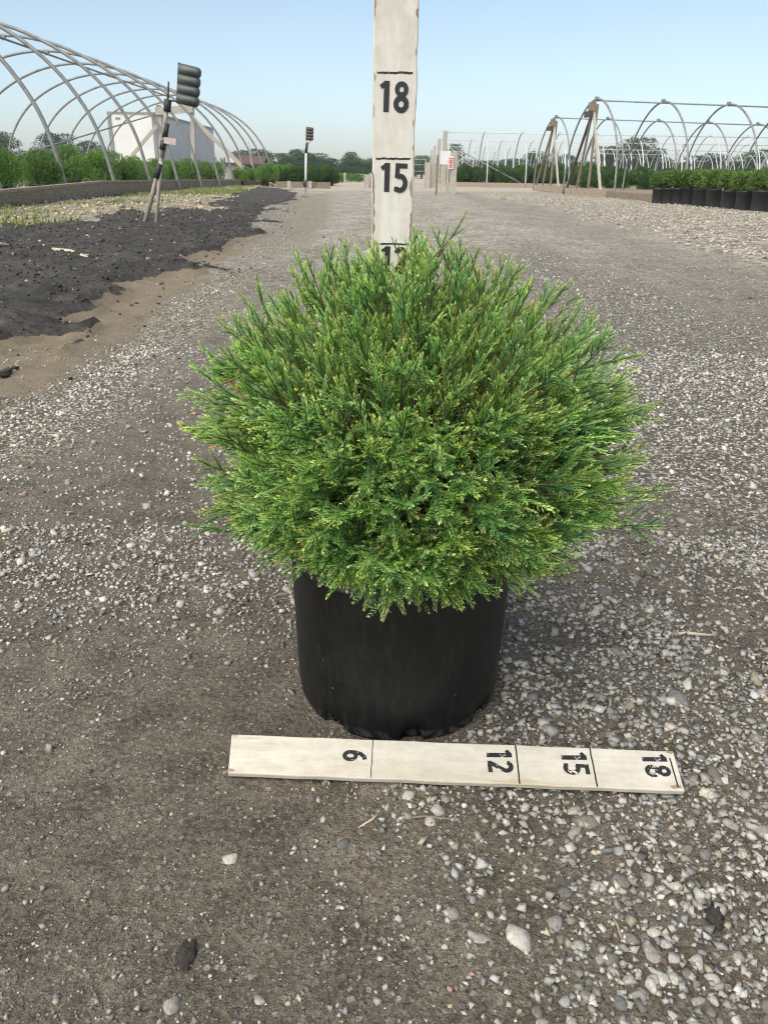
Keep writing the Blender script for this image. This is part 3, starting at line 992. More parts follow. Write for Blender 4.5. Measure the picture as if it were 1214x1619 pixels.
for path, zz, depth in branches:
    m = len(path)
    rr = [(0.0016 if zz < 1.5 else 0.0007) * (1 - 0.75 * i / (m - 1)) + 0.0003 for i in range(m)]
    bm_.tube(path, rr, 4, False)
tw = bm_.build('twigs', plain('reddish_bark', (0.075, 0.065, 0.025), (0.19, 0.135, 0.06), 60, 0.85), potted)
tag(tw, kind='stuff')
MB().tube([(0, 0, 0.165), (0.002, 0.001, 0.21), (-0.002, 0.003, 0.26), (0.004, 0.0, 0.32)], [0.008, 0.007, 0.005, 0.002], 10).build('stem', bpy.data.materials['reddish_bark'], potted)

# ================================================================== THE TWO MEASURING BOARDS
def painted_wood(name, c1, c2, wood, worn_at, along='Z'):
    m, n, l, p = new_mat(name)
    st = {'Z': (1, 1, 0.16), 'X': (0.16, 1, 1)}[along]
    v = tex_coord(n, l)
    vs_ = tex_coord(n, l, st)
    t = noise(n, l, v, 55, 7, 0.7)
    g = noise(n, l, vs_, 90, 6, 0.7)
    b = noise(n, l, vs_, 16, 5, 0.75, 0.4)
    r = ramp(n, [(0.28, c1), (0.55, c2), (0.8, tuple(min(0.8, q * 1.06) for q in c2))])
    l.new(maths(n, l, 'ADD', maths(n, l, 'MULTIPLY', t.outputs[0], 0.45), maths(n, l, 'MULTIPLY', g.outputs[0], 0.55)), r.inputs[0])
    w = ramp(n, [(worn_at, (0, 0, 0)), (worn_at + 0.035, (1, 1, 1))])
    l.new(b.outputs[0], w.inputs[0])
    c = mixc(n, l, maths(n, l, 'MULTIPLY', w.outputs[0], 0.85), r.outputs[0], wood)
    dirt = noise(n, l, vs_, 7, 4, 0.6)
    dr = ramp(n, [(0.45, (0, 0, 0)), (0.75, (1, 1, 1))])
    l.new(dirt.outputs[0], dr.inputs[0])
    c = mixc(n, l, maths(n, l, 'MULTIPLY', dr.outputs[0], 0.6), c, tuple(q * k_ for q, k_ in zip(c1, (0.80, 0.72, 0.60))))
    l.new(c, p.inputs['Base Color'])
    p.inputs['Roughness'].default_value = 0.72
    p.inputs['Specular IOR Level'].default_value = 0.3
    bump(n, l, p, maths(n, l, 'SUBTRACT', g.outputs[0], maths(n, l, 'MULTIPLY', w.outputs[0], 0.6)), 0.35, 0.0015)
    return m
def ink(name, thr, scale, under):
    m, n, l, p = new_mat(name)
    t = noise(n, l, tex_coord(n, l), scale, 6, 0.75)
    r = ramp(n, [(thr, (0.011, 0.012, 0.016)), (thr + 0.03, under)])
    l.new(t.outputs[0], r.inputs[0])
    l.new(r.outputs[0], p.inputs['Base Color'])
    p.inputs['Roughness'].default_value = 0.6
    return m
def stroke(pts, w):
    pts = np.array(pts, float)
    k = len(pts)
    ws = w if isinstance(w, (list, tuple)) else [w] * k
    L_, R_ = [], []
    for i in range(k):
        d = pts[min(i + 1, k - 1)] - pts[max(i - 1, 0)]
        d /= np.linalg.norm(d) + 1e-9
        nrm = np.array([-d[1], d[0]])
        L_.append(pts[i] + nrm * ws[i] / 2)
        R_.append(pts[i] - nrm * ws[i] / 2)
    return L_, R_
def arc(cx, cy, rx, ry, a0, a1, k=16):
    return [(cx + rx * math.cos(R(a0 + (a1 - a0) * i / k)), cy + ry * math.sin(R(a0 + (a1 - a0) * i / k))) for i in range(k + 1)]
W_ = 0.19
DIGITS = {   # strokes in a box one unit high, heavy sans figures
    '1': (0.36, [([(0.24, 1.0), (0.24, 0.0)], W_ + 0.01), ([(0.02, 0.80), (0.12, 0.86), (0.20, 0.93)], 0.15)]),
    '2': (0.56, [(arc(0.27, 0.72, 0.185, 0.19, 165, -25, 14) + [(0.36, 0.50), (0.20, 0.27), (0.13, 0.12)], 0.18), ([(0.03, 0.08), (0.53, 0.08)], 0.165)]),
    '5': (0.56, [([(0.06, 0.92), (0.50, 0.92)], 0.165), ([(0.145, 0.98), (0.12, 0.50)], 0.155), ([(0.11, 0.53), (0.18, 0.575)] + arc(0.24, 0.32, 0.20, 0.245, 85, -120, 18) + [(0.03, 0.115)], 0.175)]),
    '6': (0.56, [(arc(0.28, 0.31, 0.175, 0.225, 0, 360, 28), 0.17), ([(0.46, 0.90), (0.33, 0.88), (0.19, 0.72), (0.125, 0.52), (0.11, 0.33)], 0.175)]),
    '8': (0.58, [(arc(0.29, 0.275, 0.19, 0.20, 0, 360, 28), 0.18), (arc(0.29, 0.745, 0.165, 0.175, 0, 360, 28), 0.16)]),
}
def number_mesh(text, height):
    b = MB()
    x0, lay = 0.0, 0
    for ch in text:
        wd, strokes = DIGITS[ch]
        for pts, w in strokes:
            L_, R_ = stroke(pts, w)
            zz = 0.00012 * lay
            lay += 1
            k = len(L_)
            b.add([((x0 + q[0]) * height, q[1] * height, zz) for q in L_ + R_], [(i, k + i, k + i + 1, i + 1) for i in range(k - 1)])
        x0 += wd + 0.13
    tot = (x0 - 0.13) * height
    b.v = [(q[0] - tot / 2, q[1] - height / 2, q[2]) for q in b.v]
    return b
def frame(origin, xa, ya):
    xa, ya = Vector(xa).normalized(), Vector(ya)
    za = xa.cross(ya).normalized()
    ya = za.cross(xa)
    return Matrix(((xa.x, ya.x, za.x, origin[0]), (xa.y, ya.y, za.y, origin[1]), (xa.z, ya.z, za.z, origin[2]), (0, 0, 0, 1)))

# ---- upright stick, pushed into the pot behind the stem
SY = 0.80
base = PD(619, 386, SY)
sz0, sz1 = 0.158, 0.86
stick = empty('measuring_stick', (float(base[0]), SY, sz0))
tag(stick, 'upright white painted wooden measuring stick standing in the pot behind the conifer', 'measuring stick')
wl_, wr_ = PD(589, 386, SY), PD(649, 386, SY)
SW = float(wr_[0] - wl_[0]) * 1.0
stick_mat = painted_wood('chipped_white_paint', (0.40, 0.375, 0.325), (0.62, 0.60, 0.55), (0.25, 0.165, 0.10), 0.625)
edge_mat = plain('bare_wood_edge', (0.20, 0.13, 0.08), (0.42, 0.33, 0.25), 70, 0.85, bstr=0.5, stretch=(1, 1, 0.2))
b = MB()
segs = 40
Hs = sz1 - sz0
jr = random.Random(3)
lft = [-SW / 2 * (1 + 0.10 * i / segs) + jr.uniform(-0.0005, 0.0005) for i in range(segs + 1)]
rgt = [SW / 2 * (1 + 0.10 * i / segs) + jr.uniform(-0.0006, 0.0006) for i in range(segs + 1)]
TH = 0.018
vv, ff = [], []
for i in range(segs + 1):
    zz = Hs * i / segs
    vv += [(lft[i], -TH / 2, zz), (rgt[i], -TH / 2, zz), (rgt[i], TH / 2, zz), (lft[i], TH / 2, zz)]
for i in range(segs):
    a = i * 4
    for k in range(4):
        ff.append((a + k, a + (k + 1) % 4, a + 4 + (k + 1) % 4, a + 4 + k))
ff += [(3, 2, 1, 0), (segs * 4, segs * 4 + 1, segs * 4 + 2, segs * 4 + 3)]
b.add(vv, ff)
bd = b.build('board', stick_mat, stick)
bevel(bd, 0.0012, 2)
# strips where the paint has worn off the corners
for sgn, side in ((-1, lft), (1, rgt)):
    b = MB()
    for k in range(60):
        i = jr.uniform(8, segs - 1)
        wgt = 1.0 if i < 22 else 0.35
        if jr.random() > wgt:
            continue
        hz = Hs * i / segs
        ln = jr.uniform(0.004, 0.022)
        wd = jr.uniform(0.0008, 0.0030)
        xe = side[int(i)]
        pts = []
        for q in range(7):
            a = q / 6
            pts.append((xe - sgn * (0.0009 + wd * math.sin(math.pi * a) * jr.uniform(0.5, 1.0)), -TH / 2 - 0.00016 - 0.00002 * k / 60, hz + ln * (a - 0.5)))
        pts2 = [(xe - sgn * 0.0008, p_[1], p_[2]) for p_ in pts]
        b.add(pts + pts2, [(q, q + 1, 8 + q, 7 + q) for q in range(6)])
    tag(b.build('worn_edge', edge_mat, stick), kind='stuff')
ink_mat = ink('black_figures', 0.70, 300, (0.40, 0.38, 0.34))
line_mat = ink('marker_line', 0.62, 600, (0.5, 0.48, 0.44))
NUM_H = 0.0250
for txt, cy, ly in (('18', 153, 115), ('15', 281, 251), ('12', 411, 386)):
    c_ = PD(622, cy, SY - TH / 2)
    l_ = PD(622, ly, SY - TH / 2)
    o = link('number', number_mesh(txt, NUM_H).mesh('number'), stick, ink_mat)
    o.matrix_local = frame((float(c_[0]) - base[0] + 0.001, -TH / 2 - 0.0004, float(c_[2]) - sz0), (1, 0, -0.02), (0, 0, 1))
    o['label'] = 'black figures ' + txt
    b = MB()
    k = 14
    up_ = [(-SW / 2 * 0.86 + SW * 0.86 * i / k, -TH / 2 - 0.0003, 0.0008 + jr.uniform(-0.0004, 0.0004)) for i in range(k + 1)]
    dn_ = [(q[0], q[1], q[2] - 0.0016 - jr.uniform(-0.0003, 0.0003)) for q in up_]
    b.add(up_ + dn_, [(k + 1 + i, k + 2 + i, i + 1, i) for i in range(k)])
    b.build('mark_line', line_mat, stick, (0, 0, float(l_[2]) - sz0))

# ---- board lying in front of the pot
fl, fr = G(357, 1222, 0.011), G(1074, 1250, 0.011)
bl, br_ = G(362, 1160, 0.022), G(1072, 1188, 0.022)
mid_l, mid_r = (fl + bl) / 2, (fr + br_) / 2
xa = Vector(mid_r - mid_l)
LEN = xa.length
xa.normalize()
ya = Vector(((bl - fl) + (br_ - fr)) / 2)
BW = ya.length
ya = (ya - xa * ya.dot(xa)).normalized()
mid0 = (mid_l + mid_r) / 2
ruler = empty('measuring_board', (0, 0, 0))
fm = frame(tuple(mid0), xa, ya)
ruler.matrix_world = fm
tag(ruler, 'white painted wooden measuring board lying on the gravel in front of the pot', 'measuring board')
rb_mat = painted_wood('dirty_white_paint', (0.37, 0.34, 0.28), (0.55, 0.52, 0.46), (0.44, 0.37, 0.28), 0.60, 'X')
TB = 0.0065
b = MB()
n_ = 24
tops = []
for i in range(n_ + 1):
    xx = -LEN / 2 + LEN * i / n_
    yo = jr.uniform(-0.0003, 0.0003)
    yl = 0.0
    tops += [(xx, -BW / 2 + yo, 0), (xx, BW / 2 + yo, 0), (xx, BW / 2 + yo, -TB), (xx, -BW / 2 + yo, -TB)]
tops[0] = (-LEN / 2 + 0.005, -BW / 2, 0); tops[3] = (-LEN / 2 + 0.005, -BW / 2, -TB)
fcs = []
for i in range(n_):
    a = i * 4
    for k in range(4):
        fcs.append((a + (k + 1) % 4, a + k, a + 4 + k, a + 4 + (k + 1) % 4))
fcs += [(0, 1, 2, 3), (n_ * 4 + 3, n_ * 4 + 2, n_ * 4 + 1, n_ * 4)]
b.add(tops, fcs)
bo = b.build('board', rb_mat, ruler)
bevel(bo, 0.0012, 2)
# chipped bare corners
for (cx, cy, s_) in ((-LEN / 2 + 0.008, -BW / 2 + 0.003, 0.006), (LEN / 2 - 0.008, -BW / 2 + 0.004, 0.008), (-LEN / 2 + 0.004, BW / 2 - 0.002, 0.004), (LEN / 2 - 0.004, BW / 2 - 0.002, 0.005)):
    k = 9
    MB().add([(cx, cy, 0.0002)] + [(cx + s_ * jr.uniform(0.4, 1) * math.cos(6.28 * i / k), cy + 0.4 * s_ * jr.uniform(0.4, 1) * math.sin(6.28 * i / k), 0.0002) for i in range(k)], [(0, 1 + i, 1 + (i + 1) % k) for i in range(k)]).build('chipped_paint', edge_mat, ruler)
inv = fm.inverted()
def on_board(px, py):
    """point of the board's face seen at a pixel"""
    o_, d_ = Vector((0, 0, CAM_H)), Vector(ray(px, py))
    n3 = fm.to_3x3() @ Vector((0, 0, 1))
    t_ = (Vector(mid0) - o_).dot(n3) / d_.dot(n3)
    return inv @ (o_ + d_ * t_)
worn_ink = ink('worn_figures', 0.575, 150, (0.62, 0.59, 0.53))
for txt, (cx, cy), (lx, ly), hgt, rot in (('6', (561, 1195), (588, 1196), 0.024, 1), ('12', (790, 1204), (818, 1210), 0.0245, 1), ('15', (909, 1208), (938, 1215), 0.0245, 1), ('18', (1037, 1211), (1064, 1219), 0.0240, 1)):
    q = on_board(cx, cy)
    o = link('number', number_mesh(txt, hgt).mesh('number'), ruler, worn_ink)
    o.matrix_local = frame((q.x, q.y, 0.0004), (0.03, -1, 0), (1, 0.03, 0))
    o['label'] = 'worn black figures ' + txt + ', read from the right end'
    q = on_board(lx, ly)
    k = 12
    y0, y1 = (-BW / 2 * 0.97, BW / 2 * 0.97) if txt != '18' else (-BW / 2 * 0.86, BW / 2 * 0.62)
    wd = 0.0007 if txt == '6' else 0.0014
    a_ = [(jr.uniform(-0.0002, 0.0002) - wd / 2, y0 + (y1 - y0) * i / k, 0) for i in range(k + 1)]
    c_ = [(p_[0] + wd, p_[1], 0) for p_ in a_]
    MB().add(a_ + c_, [(i, k + 1 + i, k + 2 + i, i + 1) for i in range(k)]).build('mark_line', line_mat, ruler, (q.x, 0, 0.0003))

# ================================================================== FOLIAGE TEMPLATES FOR THE DISTANCE
frng = np.random.default_rng(21)
def leaf_cloud(centres, radii, count, size, c1, c2, up=0.35, long=1.6, droop=0.0):
    """many small leaf faces near the surface of a set of lumps; returns verts, quads, colours"""
    centres, radii = np.asarray(centres, float), np.asarray(radii, float)
    wts = radii.prod(1) ** (2 / 3)
    pick = frng.choice(len(centres), count, p=wts / wts.sum())
    d = frng.normal(size=(count, 3))
    d /= np.linalg.norm(d, axis=1)[:, None]
    rr = frng.uniform(0.55, 1.06, count) ** 0.7
    P = centres[pick] + d * radii[pick] * rr[:, None]
    T = d + frng.normal(0, 0.6, (count, 3)) + np.array([0, 0, up])
    T /= np.linalg.norm(T, axis=1)[:, None]
    S = np.cross(T, frng.normal(size=(count, 3)))
    S /= np.linalg.norm(S, axis=1)[:, None]
    sz_ = size * frng.uniform(0.6, 1.4, count)[:, None]
    q = np.stack([P - T * sz_ * 0.3, P + S * sz_ * 0.32, P + T * sz_ * long, P - S * sz_ * 0.32], 1)
    f = np.arange(count * 4).reshape(-1, 4)
    lump = frng.random(len(centres))[pick]
    t = np.clip(0.5 * frng.random(count) + 0.5 * lump, 0, 1)[:, None]
    c = np.asarray(c1) * (1 - t) + np.asarray(c2) * t
    return q.reshape(-1, 3), f, np.repeat(c, 4, 0)
leaf_mat = attr_mat('leaves', rough=0.65, spec=0.25, trans=0.25, objrand=0.18)
def shrub_mesh(w, h, count, size, c1, c2, flat=False):
    cs_, rs_ = [], []
    for k in range(16):
        a = frng.uniform(0, 6.28)
        zc = frng.uniform(-0.75, 1.0)
        r0 = math.sqrt(max(0, 1 - zc * zc)) * 0.62 * w / 2
        cs_.append((r0 * math.cos(a), r0 * math.sin(a), h * (0.48 + 0.30 * zc)))
        rs_.append((w * frng.uniform(0.17, 0.24), w * frng.uniform(0.17, 0.24), h * frng.uniform(0.17, 0.26)))
    v, f, c = leaf_cloud(cs_, rs_, count, size, c1, c2, up=0.9 if not flat else 0.2)
    v[:, 2] = np.maximum(v[:, 2], 0.01)
    me = np_mesh('foliage', v, f, c)
    me.materials.append(leaf_mat)
    return me
far_pot_mat = plain('faded_black_plastic', (0.018, 0.020, 0.023), (0.034, 0.037, 0.041), 6, 0.5, bstr=0)
def small_pot(r0, h):
    b = MB().lathe([(0, 0.0), (r0 * 0.86, 0.0), (r0 * 0.9, 0.02), (r0 * 0.98, h * 0.9), (r0 * 1.05, h * 0.9), (r0 * 1.06, h * 0.99), (r0 * 1.0, h), (r0 * 0.94, h * 0.96), (r0 * 0.9, h * 0.85), (0, h * 0.84)], 28)
    me = b.mesh('pot')
    me.materials.append(far_pot_mat)
    return me
def potted_plant(name, pot_me, fol_me, loc, fz, scale=1.0, rz=0.0, fs=(1, 1, 1)):
    t = empty(name, loc, rz)
    t.scale = (scale,) * 3
    link('pot', pot_me, t)
    link('foliage', fol_me, t, loc=(0, 0, fz)).scale = fs
    return t

# ================================================================== THE LEFT HOOP HOUSE
steel = plain('galvanised_steel', (0.15, 0.155, 0.155), (0.26, 0.265, 0.265), 6, 0.55, 0.2, bstr=0.05)
steel_pale = plain('pale_galvanised_steel', (0.42, 0.43, 0.44), (0.58, 0.59, 0.60), 14, 0.5, 0.25, bstr=0.05)
wood_grey = plain('weathered_grey_timber', (0.19, 0.15, 0.11), (0.40, 0.34, 0.265), 9, 0.9, bstr=0.5, bdist=0.01, stretch=(4, 0.5, 5))
wood_pale = plain('pale_lumber', (0.29, 0.265, 0.23), (0.43, 0.40, 0.35), 12, 0.85, bstr=0.3, stretch=(3, 3, 0.6))
wood_brown = plain('brown_weathered_wood', (0.13, 0.10, 0.07), (0.27, 0.22, 0.165), 12, 0.9, bstr=0.4, stretch=(3, 3, 0.6))
wood_dark = plain('dark_wet_wood', (0.035, 0.03, 0.026), (0.09, 0.078, 0.065), 12, 0.9, bstr=0.4, stretch=(3, 3, 0.6))
HX, HW = -6.0, 8.8
PROF = [(0, 0.0), (0.06, 0.30), (0.16, 0.80), (0.30, 1.32), (0.52, 1.78), (0.92, 2.33), (1.45, 2.82), (2.1, 3.22), (2.9, 3.55), (3.7, 3.73), (4.4, 3.78)]
def catmull(pts, sub=4):
    pts = np.array(pts, float)
    P = np.vstack([2 * pts[0] - pts[1], pts, 2 * pts[-1] - pts[-2]])
    out = []
    for i in range(1, len(P) - 2):
        for k in range(sub):
            t = k / sub
            out.append(0.5 * ((2 * P[i]) + (-P[i - 1] + P[i + 1]) * t + (2 * P[i - 1] - 5 * P[i] + 4 * P[i + 1] - P[i + 2]) * t * t + (-P[i - 1] + 3 * P[i] - 3 * P[i + 1] + P[i + 2]) * t ** 3))
    out.append(pts[-1])
    return np.array(out)
half = PROF + [(HW - a, h) for a, h in PROF[-2::-1]]
hoop_pts = catmull(half, 3)
hoop_house = empty('hoop_house_frame', (HX, 12.93, 0))
tag(hoop_house, 'large bare hoop house frame of curved steel pipes on the left, without its cover', 'greenhouse frame')
hm = MB().tube([(-a, 0, h) for a, h in hoop_pts], 0.040, 8).mesh('hoop')
hm.materials.append(steel)
hy = [10.2, 12.93, 15.6, 18.38, 21.15, 23.9, 26.75, 29.6, 32.4, 35.2, 38.0, 40.7, 43.4]
for yy in hy:
    link('hoop', hm, hoop_house, loc=(0, yy - 12.93, 0))
MB().tube([(-4.4, -2.9, 3.70), (-4.4, 30.6, 3.70)], 0.03, 8).build('ridge_purlin', steel, hoop_house)
for yy in hy:
    MB().box((-4.4, yy - 12.93, 3.73), (0.10, 0.09, 0.12)).build('clamp', steel, hoop_house)
ye = 43.4
b0 = np.array([HX, 12.93, 0])
def endbar(p0, p1, w, name, mat, Y=ye):
    a_, c_ = PD(*p0, Y) - b0, PD(*p1, Y) - b0
    MB().bar(a_, c_, w, 0.09, up=(0, 1, 0)).build(name, mat, hoop_house)
endbar((246, 176), (305, 172), 0.34, 'cross_beam', wood_pale)
endbar((251, 166), (257, 262), 0.22, 'end_post', wood_pale, ye + 0.1)
endbar((304, 164), (306, 262), 0.20, 'end_post', wood_pale, ye + 0.1)
endbar((250, 197), (206, 250), 0.16, 'brace', wood_pale, ye - 0.1)
endbar((304, 186), (386, 266), 0.20, 'brace', wood_pale, ye - 0.1)
endbar((392, 225), (400, 262), 0.10, 'end_post', steel_pale, ye - 0.05)
# diagonal wind brace pipe along the far side
MB().tube([(-8.3, 17.5, 0.7), (-5.9, 30.5, 3.1)], 0.03, 6).build('wind_brace', steel, hoop_house)

# ---- timber edging in front of it: one board after the other
edging = empty('timber_edging', (-5.8, 11, 0))
tag(edging, 'low edging of weathered grey timber boards in front of the left shrub row', 'timber edging')
top_px = [(-260, 330), (-95, 312), (0, 300), (165, 285.5), (300, 284), (365, 283.5), (425, 287), (438, 292)]
bot_px = [(-260, 376), (-95, 347), (0, 331), (165, 313), (300, 300), (365, 295.5), (425, 293.5), (438, 296)]
tops_w, bots_w = [], []
for tp, bp in zip(top_px, bot_px):
    g_ = G(*bp)
    tops_w.append(PD(tp[0], tp[1], g_[1]))
    bots_w.append(g_)
eb = np.array([-5.8, 11, 0])
for i in range(len(tops_w) - 1):
    nsub = [2, 1, 2, 2, 2, 3, 1][i]
    for k in range(nsub):
        def lerp(a, b, t):
            return a * (1 - t) + b * t
        t0, t1 = k / nsub, (k + 1) / nsub
        A, B_ = lerp(tops_w[i], tops_w[i + 1], t0), lerp(tops_w[i], tops_w[i + 1], t1)
        C_, D_ = lerp(bots_w[i], bots_w[i + 1], t0), lerp(bots_w[i], bots_w[i + 1], t1)
        A, C_ = A.copy(), C_.copy()
        dirv = unit(B_ - A) * 0.006
        A, C_ = A + dirv, C_ + dirv
        nn = unit(np.cross(np.array([0, 0, 1.0]), B_ - A))
        nn = nn if nn[0] < 0 else -nn
        dz = np.array([0, 0, 0.0])
        quad = [C_ + [0, 0, 0.02], D_ + [0, 0, 0.02], B_ - [0, 0, 0.045], A - [0, 0, 0.045]]
        bk = [q + nn * 0.05 for q in quad]
        pts = [np.array(q) - eb for q in quad + bk]
        MB().add(pts, [(0, 1, 2, 3), (7, 6, 5, 4), (0, 4, 5, 1), (1, 5, 6, 2), (2, 6, 7, 3), (3, 7, 4, 0)]).build('plank', wood_grey, edging)
        cap = [A - [0, 0, 0.042] - nn * 0.03, B_ - [0, 0, 0.042] - nn * 0.03, B_ - nn * 0.03, A - nn * 0.03]
        bk = [q + nn * 0.11 for q in cap]
        pts = [np.array(q) - eb for q in cap + bk]
        MB().add(pts, [(0, 1, 2, 3), (7, 6, 5, 4), (0, 4, 5, 1), (1, 5, 6, 2), (2, 6, 7, 3), (3, 7, 4, 0)]).build('cap_board', wood_grey, edging)
        if k == 0:
            pp = A - eb + nn * 0.09
            MB().box((pp[0], pp[1], A[2] / 2 - 0.05), (0.09, 0.09, A[2] + 0.02)).build('stake', wood_grey, edging)
        MB().box(tuple((C_ - eb) - nn * 0.014 + np.array([0, 0, 0.12])), (0.03, 0.07, 0.22)).build('joint_cleat', wood_grey, edging)

# ---- shrubs in pots behind the edging
SH = [shrub_mesh(0.80, 0.78, 11000, 0.022, (0.07, 0.17, 0.042), (0.20, 0.33, 0.08)) for _ in range(4)]
SH_POT = small_pot(0.17, 0.28)
rj = random.Random(8)
def edge_x(Y):
    ys_ = [q[1] for q in bots_w]
    return float(np.interp(Y, ys_, [q[0] for q in bots_w]))
yy, k = 11.6, 0
while yy < 43:
    X0 = edge_x(yy) - 0.62
    t = potted_plant('potted_shrub', SH_POT, SH[k % 4], (X0, yy, 0.0), 0.10, 1.08 * rj.uniform(0.92, 1.06), rj.uniform(0, 6.28))
    if k < 18:
        lab = ORD[k] + ' rounded green shrub counted from the left along the timber edging'
    else:
        lab = 'small far rounded shrub at the receding end of the timber edging row'
    tag(t, lab, 'shrub', 'shrubs along the timber edging')
    step = 1.75 + 0.012 * (yy - 11)
    yy += step
    k += 1
yy, k = 13.4, 0
while yy < 43:
    X0 = edge_x(yy) - 1.5
    t = potted_plant('potted_shrub', SH_POT, SH[(k + 2) % 4], (X0, yy, 0.0), 0.08, rj.uniform(0.82, 0.9), rj.uniform(0, 6.28))
    tag(t, 'green shrub of the back row, mostly hidden behind the front shrub row', 'shrub', 'back row shrubs in the left hoop house')
    yy += 2.0
    k += 1

# ---- lorry trailer behind it
trailer = empty('box_trailer', (-14.6, 53.0, 0))
tag(trailer, 'long white box trailer parked behind the left hoop house', 'trailer')
tr_white = plain('white_trailer_panel', (0.56, 0.56, 0.54), (0.68, 0.68, 0.66), 0.7, 0.5, bstr=0)
tr_grey = plain('grey_trailer_side', (0.40, 0.41, 0.42), (0.47, 0.48, 0.49), 0.5, 0.5, bstr=0)
tr_rail = plain('trailer_rail', (0.16, 0.165, 0.17), (0.25, 0.255, 0.26), 2, 0.5, 0.3, bstr=0)
rubber = plain('black_rubber', (0.01, 0.01, 0.01), (0.03, 0.03, 0.03), 20, 0.8)
TL, TW, TT, TBt = 17.5, 2.75, 3.78, 1.0
MB().box((-TW / 2, TL / 2, (TT + TBt) / 2), (TW, TL, TT - TBt)).build('body', tr_white, trailer)
for k in range(12):
    MB().box((0.012, TL * (k + 0.5) / 12, (TT + TBt) / 2), (0.02, TL / 12 - 0.03, TT - TBt - 0.3)).build('side_panel', tr_grey, trailer)
MB().box((0.02, TL / 2, TT - 0.06), (0.05, TL + 0.06, 0.17)).build('top_rail', tr_rail, trailer)
MB().box((0.02, TL / 2, TBt + 0.06), (0.05, TL + 0.06, 0.16)).build('bottom_rail', tr_rail, trailer)
MB().box((-TW / 2, -0.02, TT - 0.04), (TW + 0.08, 0.05, 0.12)).build('front_rail', tr_rail, trailer)
for xx in (-TW + 0.03, 0.0):
    MB().box((xx, -0.03, (TT + TBt) / 2), (0.20, 0.07, TT - TBt)).build('corner_post', tr_rail, trailer)
MB().box((-TW + 0.55, -0.012, TT - 0.35), (0.30, 0.02, 0.12)).build('plate', tr_rail, trailer)
for yy in (1.2, 2.6, TL - 3.2):
    for xx in (-TW + 0.25, -0.25):
        w_ = MB()
        w_.tube([(xx - 0.14, yy, 0.5), (xx + 0.14, yy, 0.5)], 0.5, 20).build('wheel', rubber, trailer)
MB().box((-TW / 2, TL / 2, 0.85), (1.0, TL - 0.6, 0.28)).build('chassis', tr_rail, trailer)

# ---- low shed with a brown roof to the right of the trailer
sp = PD(392, 262, 62)
shed = empty('low_shed', (float(sp[0]), 62, 0))
tag(shed, 'low shed with a dark red-brown roof beyond the far hoops on the left', 'shed')
MB().box((0, 0, 0.55), (2.6, 3.0, 1.1)).build('wall', plain('shed_wall', (0.30, 0.28, 0.26), (0.42, 0.40, 0.37), 1.5, 0.8, bstr=0), shed)
roof_m = plain('red_brown_roof', (0.065, 0.042, 0.035), (0.12, 0.075, 0.058), 3, 0.8, bstr=0.2, stretch=(6, 1, 1))
for sg in (-1, 1):
    MB().bar((0, sg * 1.75, 1.05), (0, -sg * 0.02, 1.62), 2.9, 0.07, up=(0, 0, 1)).build('roof', roof_m, shed)
MB().box((-1.0, -1.53, 1.3), (0.6, 0.08, 0.35)).build('vent_hood', plain('white_metal', (0.6, 0.6, 0.6), (0.7, 0.7, 0.7), 3, 0.5, bstr=0), shed)
MB().box((0.5, -1.52, 0.6), (0.9, 0.06, 0.7)).build('door', wood_dark, shed)

# ================================================================== MARKER POSTS WITH STACKED BLACK TROUGHS
black_paint = plain('black_band_paint', (0.012, 0.012, 0.014), (0.03, 0.03, 0.032), 30, 0.6)
trough_mat = plain('dull_black_plastic', (0.02, 0.026, 0.025), (0.09, 0.10, 0.095), 6, 0.45, bstr=0.1)
trough_brown = plain('rusty_black_plastic', (0.025, 0.02, 0.018), (0.09, 0.055, 0.04), 9, 0.6, bstr=0.1)
stake_mat = plain('grey_stake_wood', (0.22, 0.20, 0.17), (0.42, 0.39, 0.34), 20, 0.85, bstr=0.4, stretch=(2, 2, 0.4))
def trough(L, r0, mat, parent, loc, tilt):
    """half-round trough lying along +X, open at the left, rounded off at the right end"""
    b = MB()
    n = 14
    secs = [(0.0, 1.0), (L * 0.5, 1.0), (L * 0.8, 0.98), (L * 0.9, 0.88), (L * 0.965, 0.66), (L * 0.995, 0.34), (L, 0.08)]
    vs = []
    for xx, s_ in secs:
        for k in range(n + 1):
            a = -math.pi / 2 + math.pi * k / n
            vs.append((xx, -math.cos(a) * r0 * 1.25 * s_, math.sin(a) * r0 * s_))
    m = n + 1
    fs = [(i * m + k, i * m + k + 1, (i + 1) * m + k + 1, (i + 1) * m + k) for i in range(len(secs) - 1) for k in range(n)]
    fs += [(i * m + n, i * m, (i + 1) * m, (i + 1) * m + n) for i in range(len(secs) - 1)]
    fs += [tuple(range(m - 1, -1, -1)), tuple((len(secs) - 1) * m + k for k in range(m))]
    b.add(vs, fs, True)
    o = b.build('trough', mat, parent, loc)
    o.rotation_euler = (0, tilt, 0)
    return o
MY = 8.25
m0 = G(240, 362)
marker = empty('marker_post', (float(m0[0]), MY, 0))
mo = np.array([m0[0], MY, 0])
tag(marker, 'leaning banded stake with a stack of four black half-round troughs beside the black soil', 'marker post')
def mp(px, py, dy=0.0):
    return PD(px, py, MY + dy) - mo
MB().tube([mp(227, 362, 0.03), mp(246, 290, 0.03), mp(263, 224, 0.03)], [0.024, 0.023, 0.020], 8).build('stake', stake_mat, marker)
MB().tube([mp(247, 364, -0.05), mp(252, 290, -0.01), mp(256, 255, 0.0)], [0.020, 0.019, 0.016], 8).build('stake', stake_mat, marker)
MB().tube([mp(256, 250, -0.02), mp(262, 190, -0.02), mp(265, 165, -0.02)], [0.021, 0.021, 0.02], 8).build('upper_pole', stake_mat, marker)
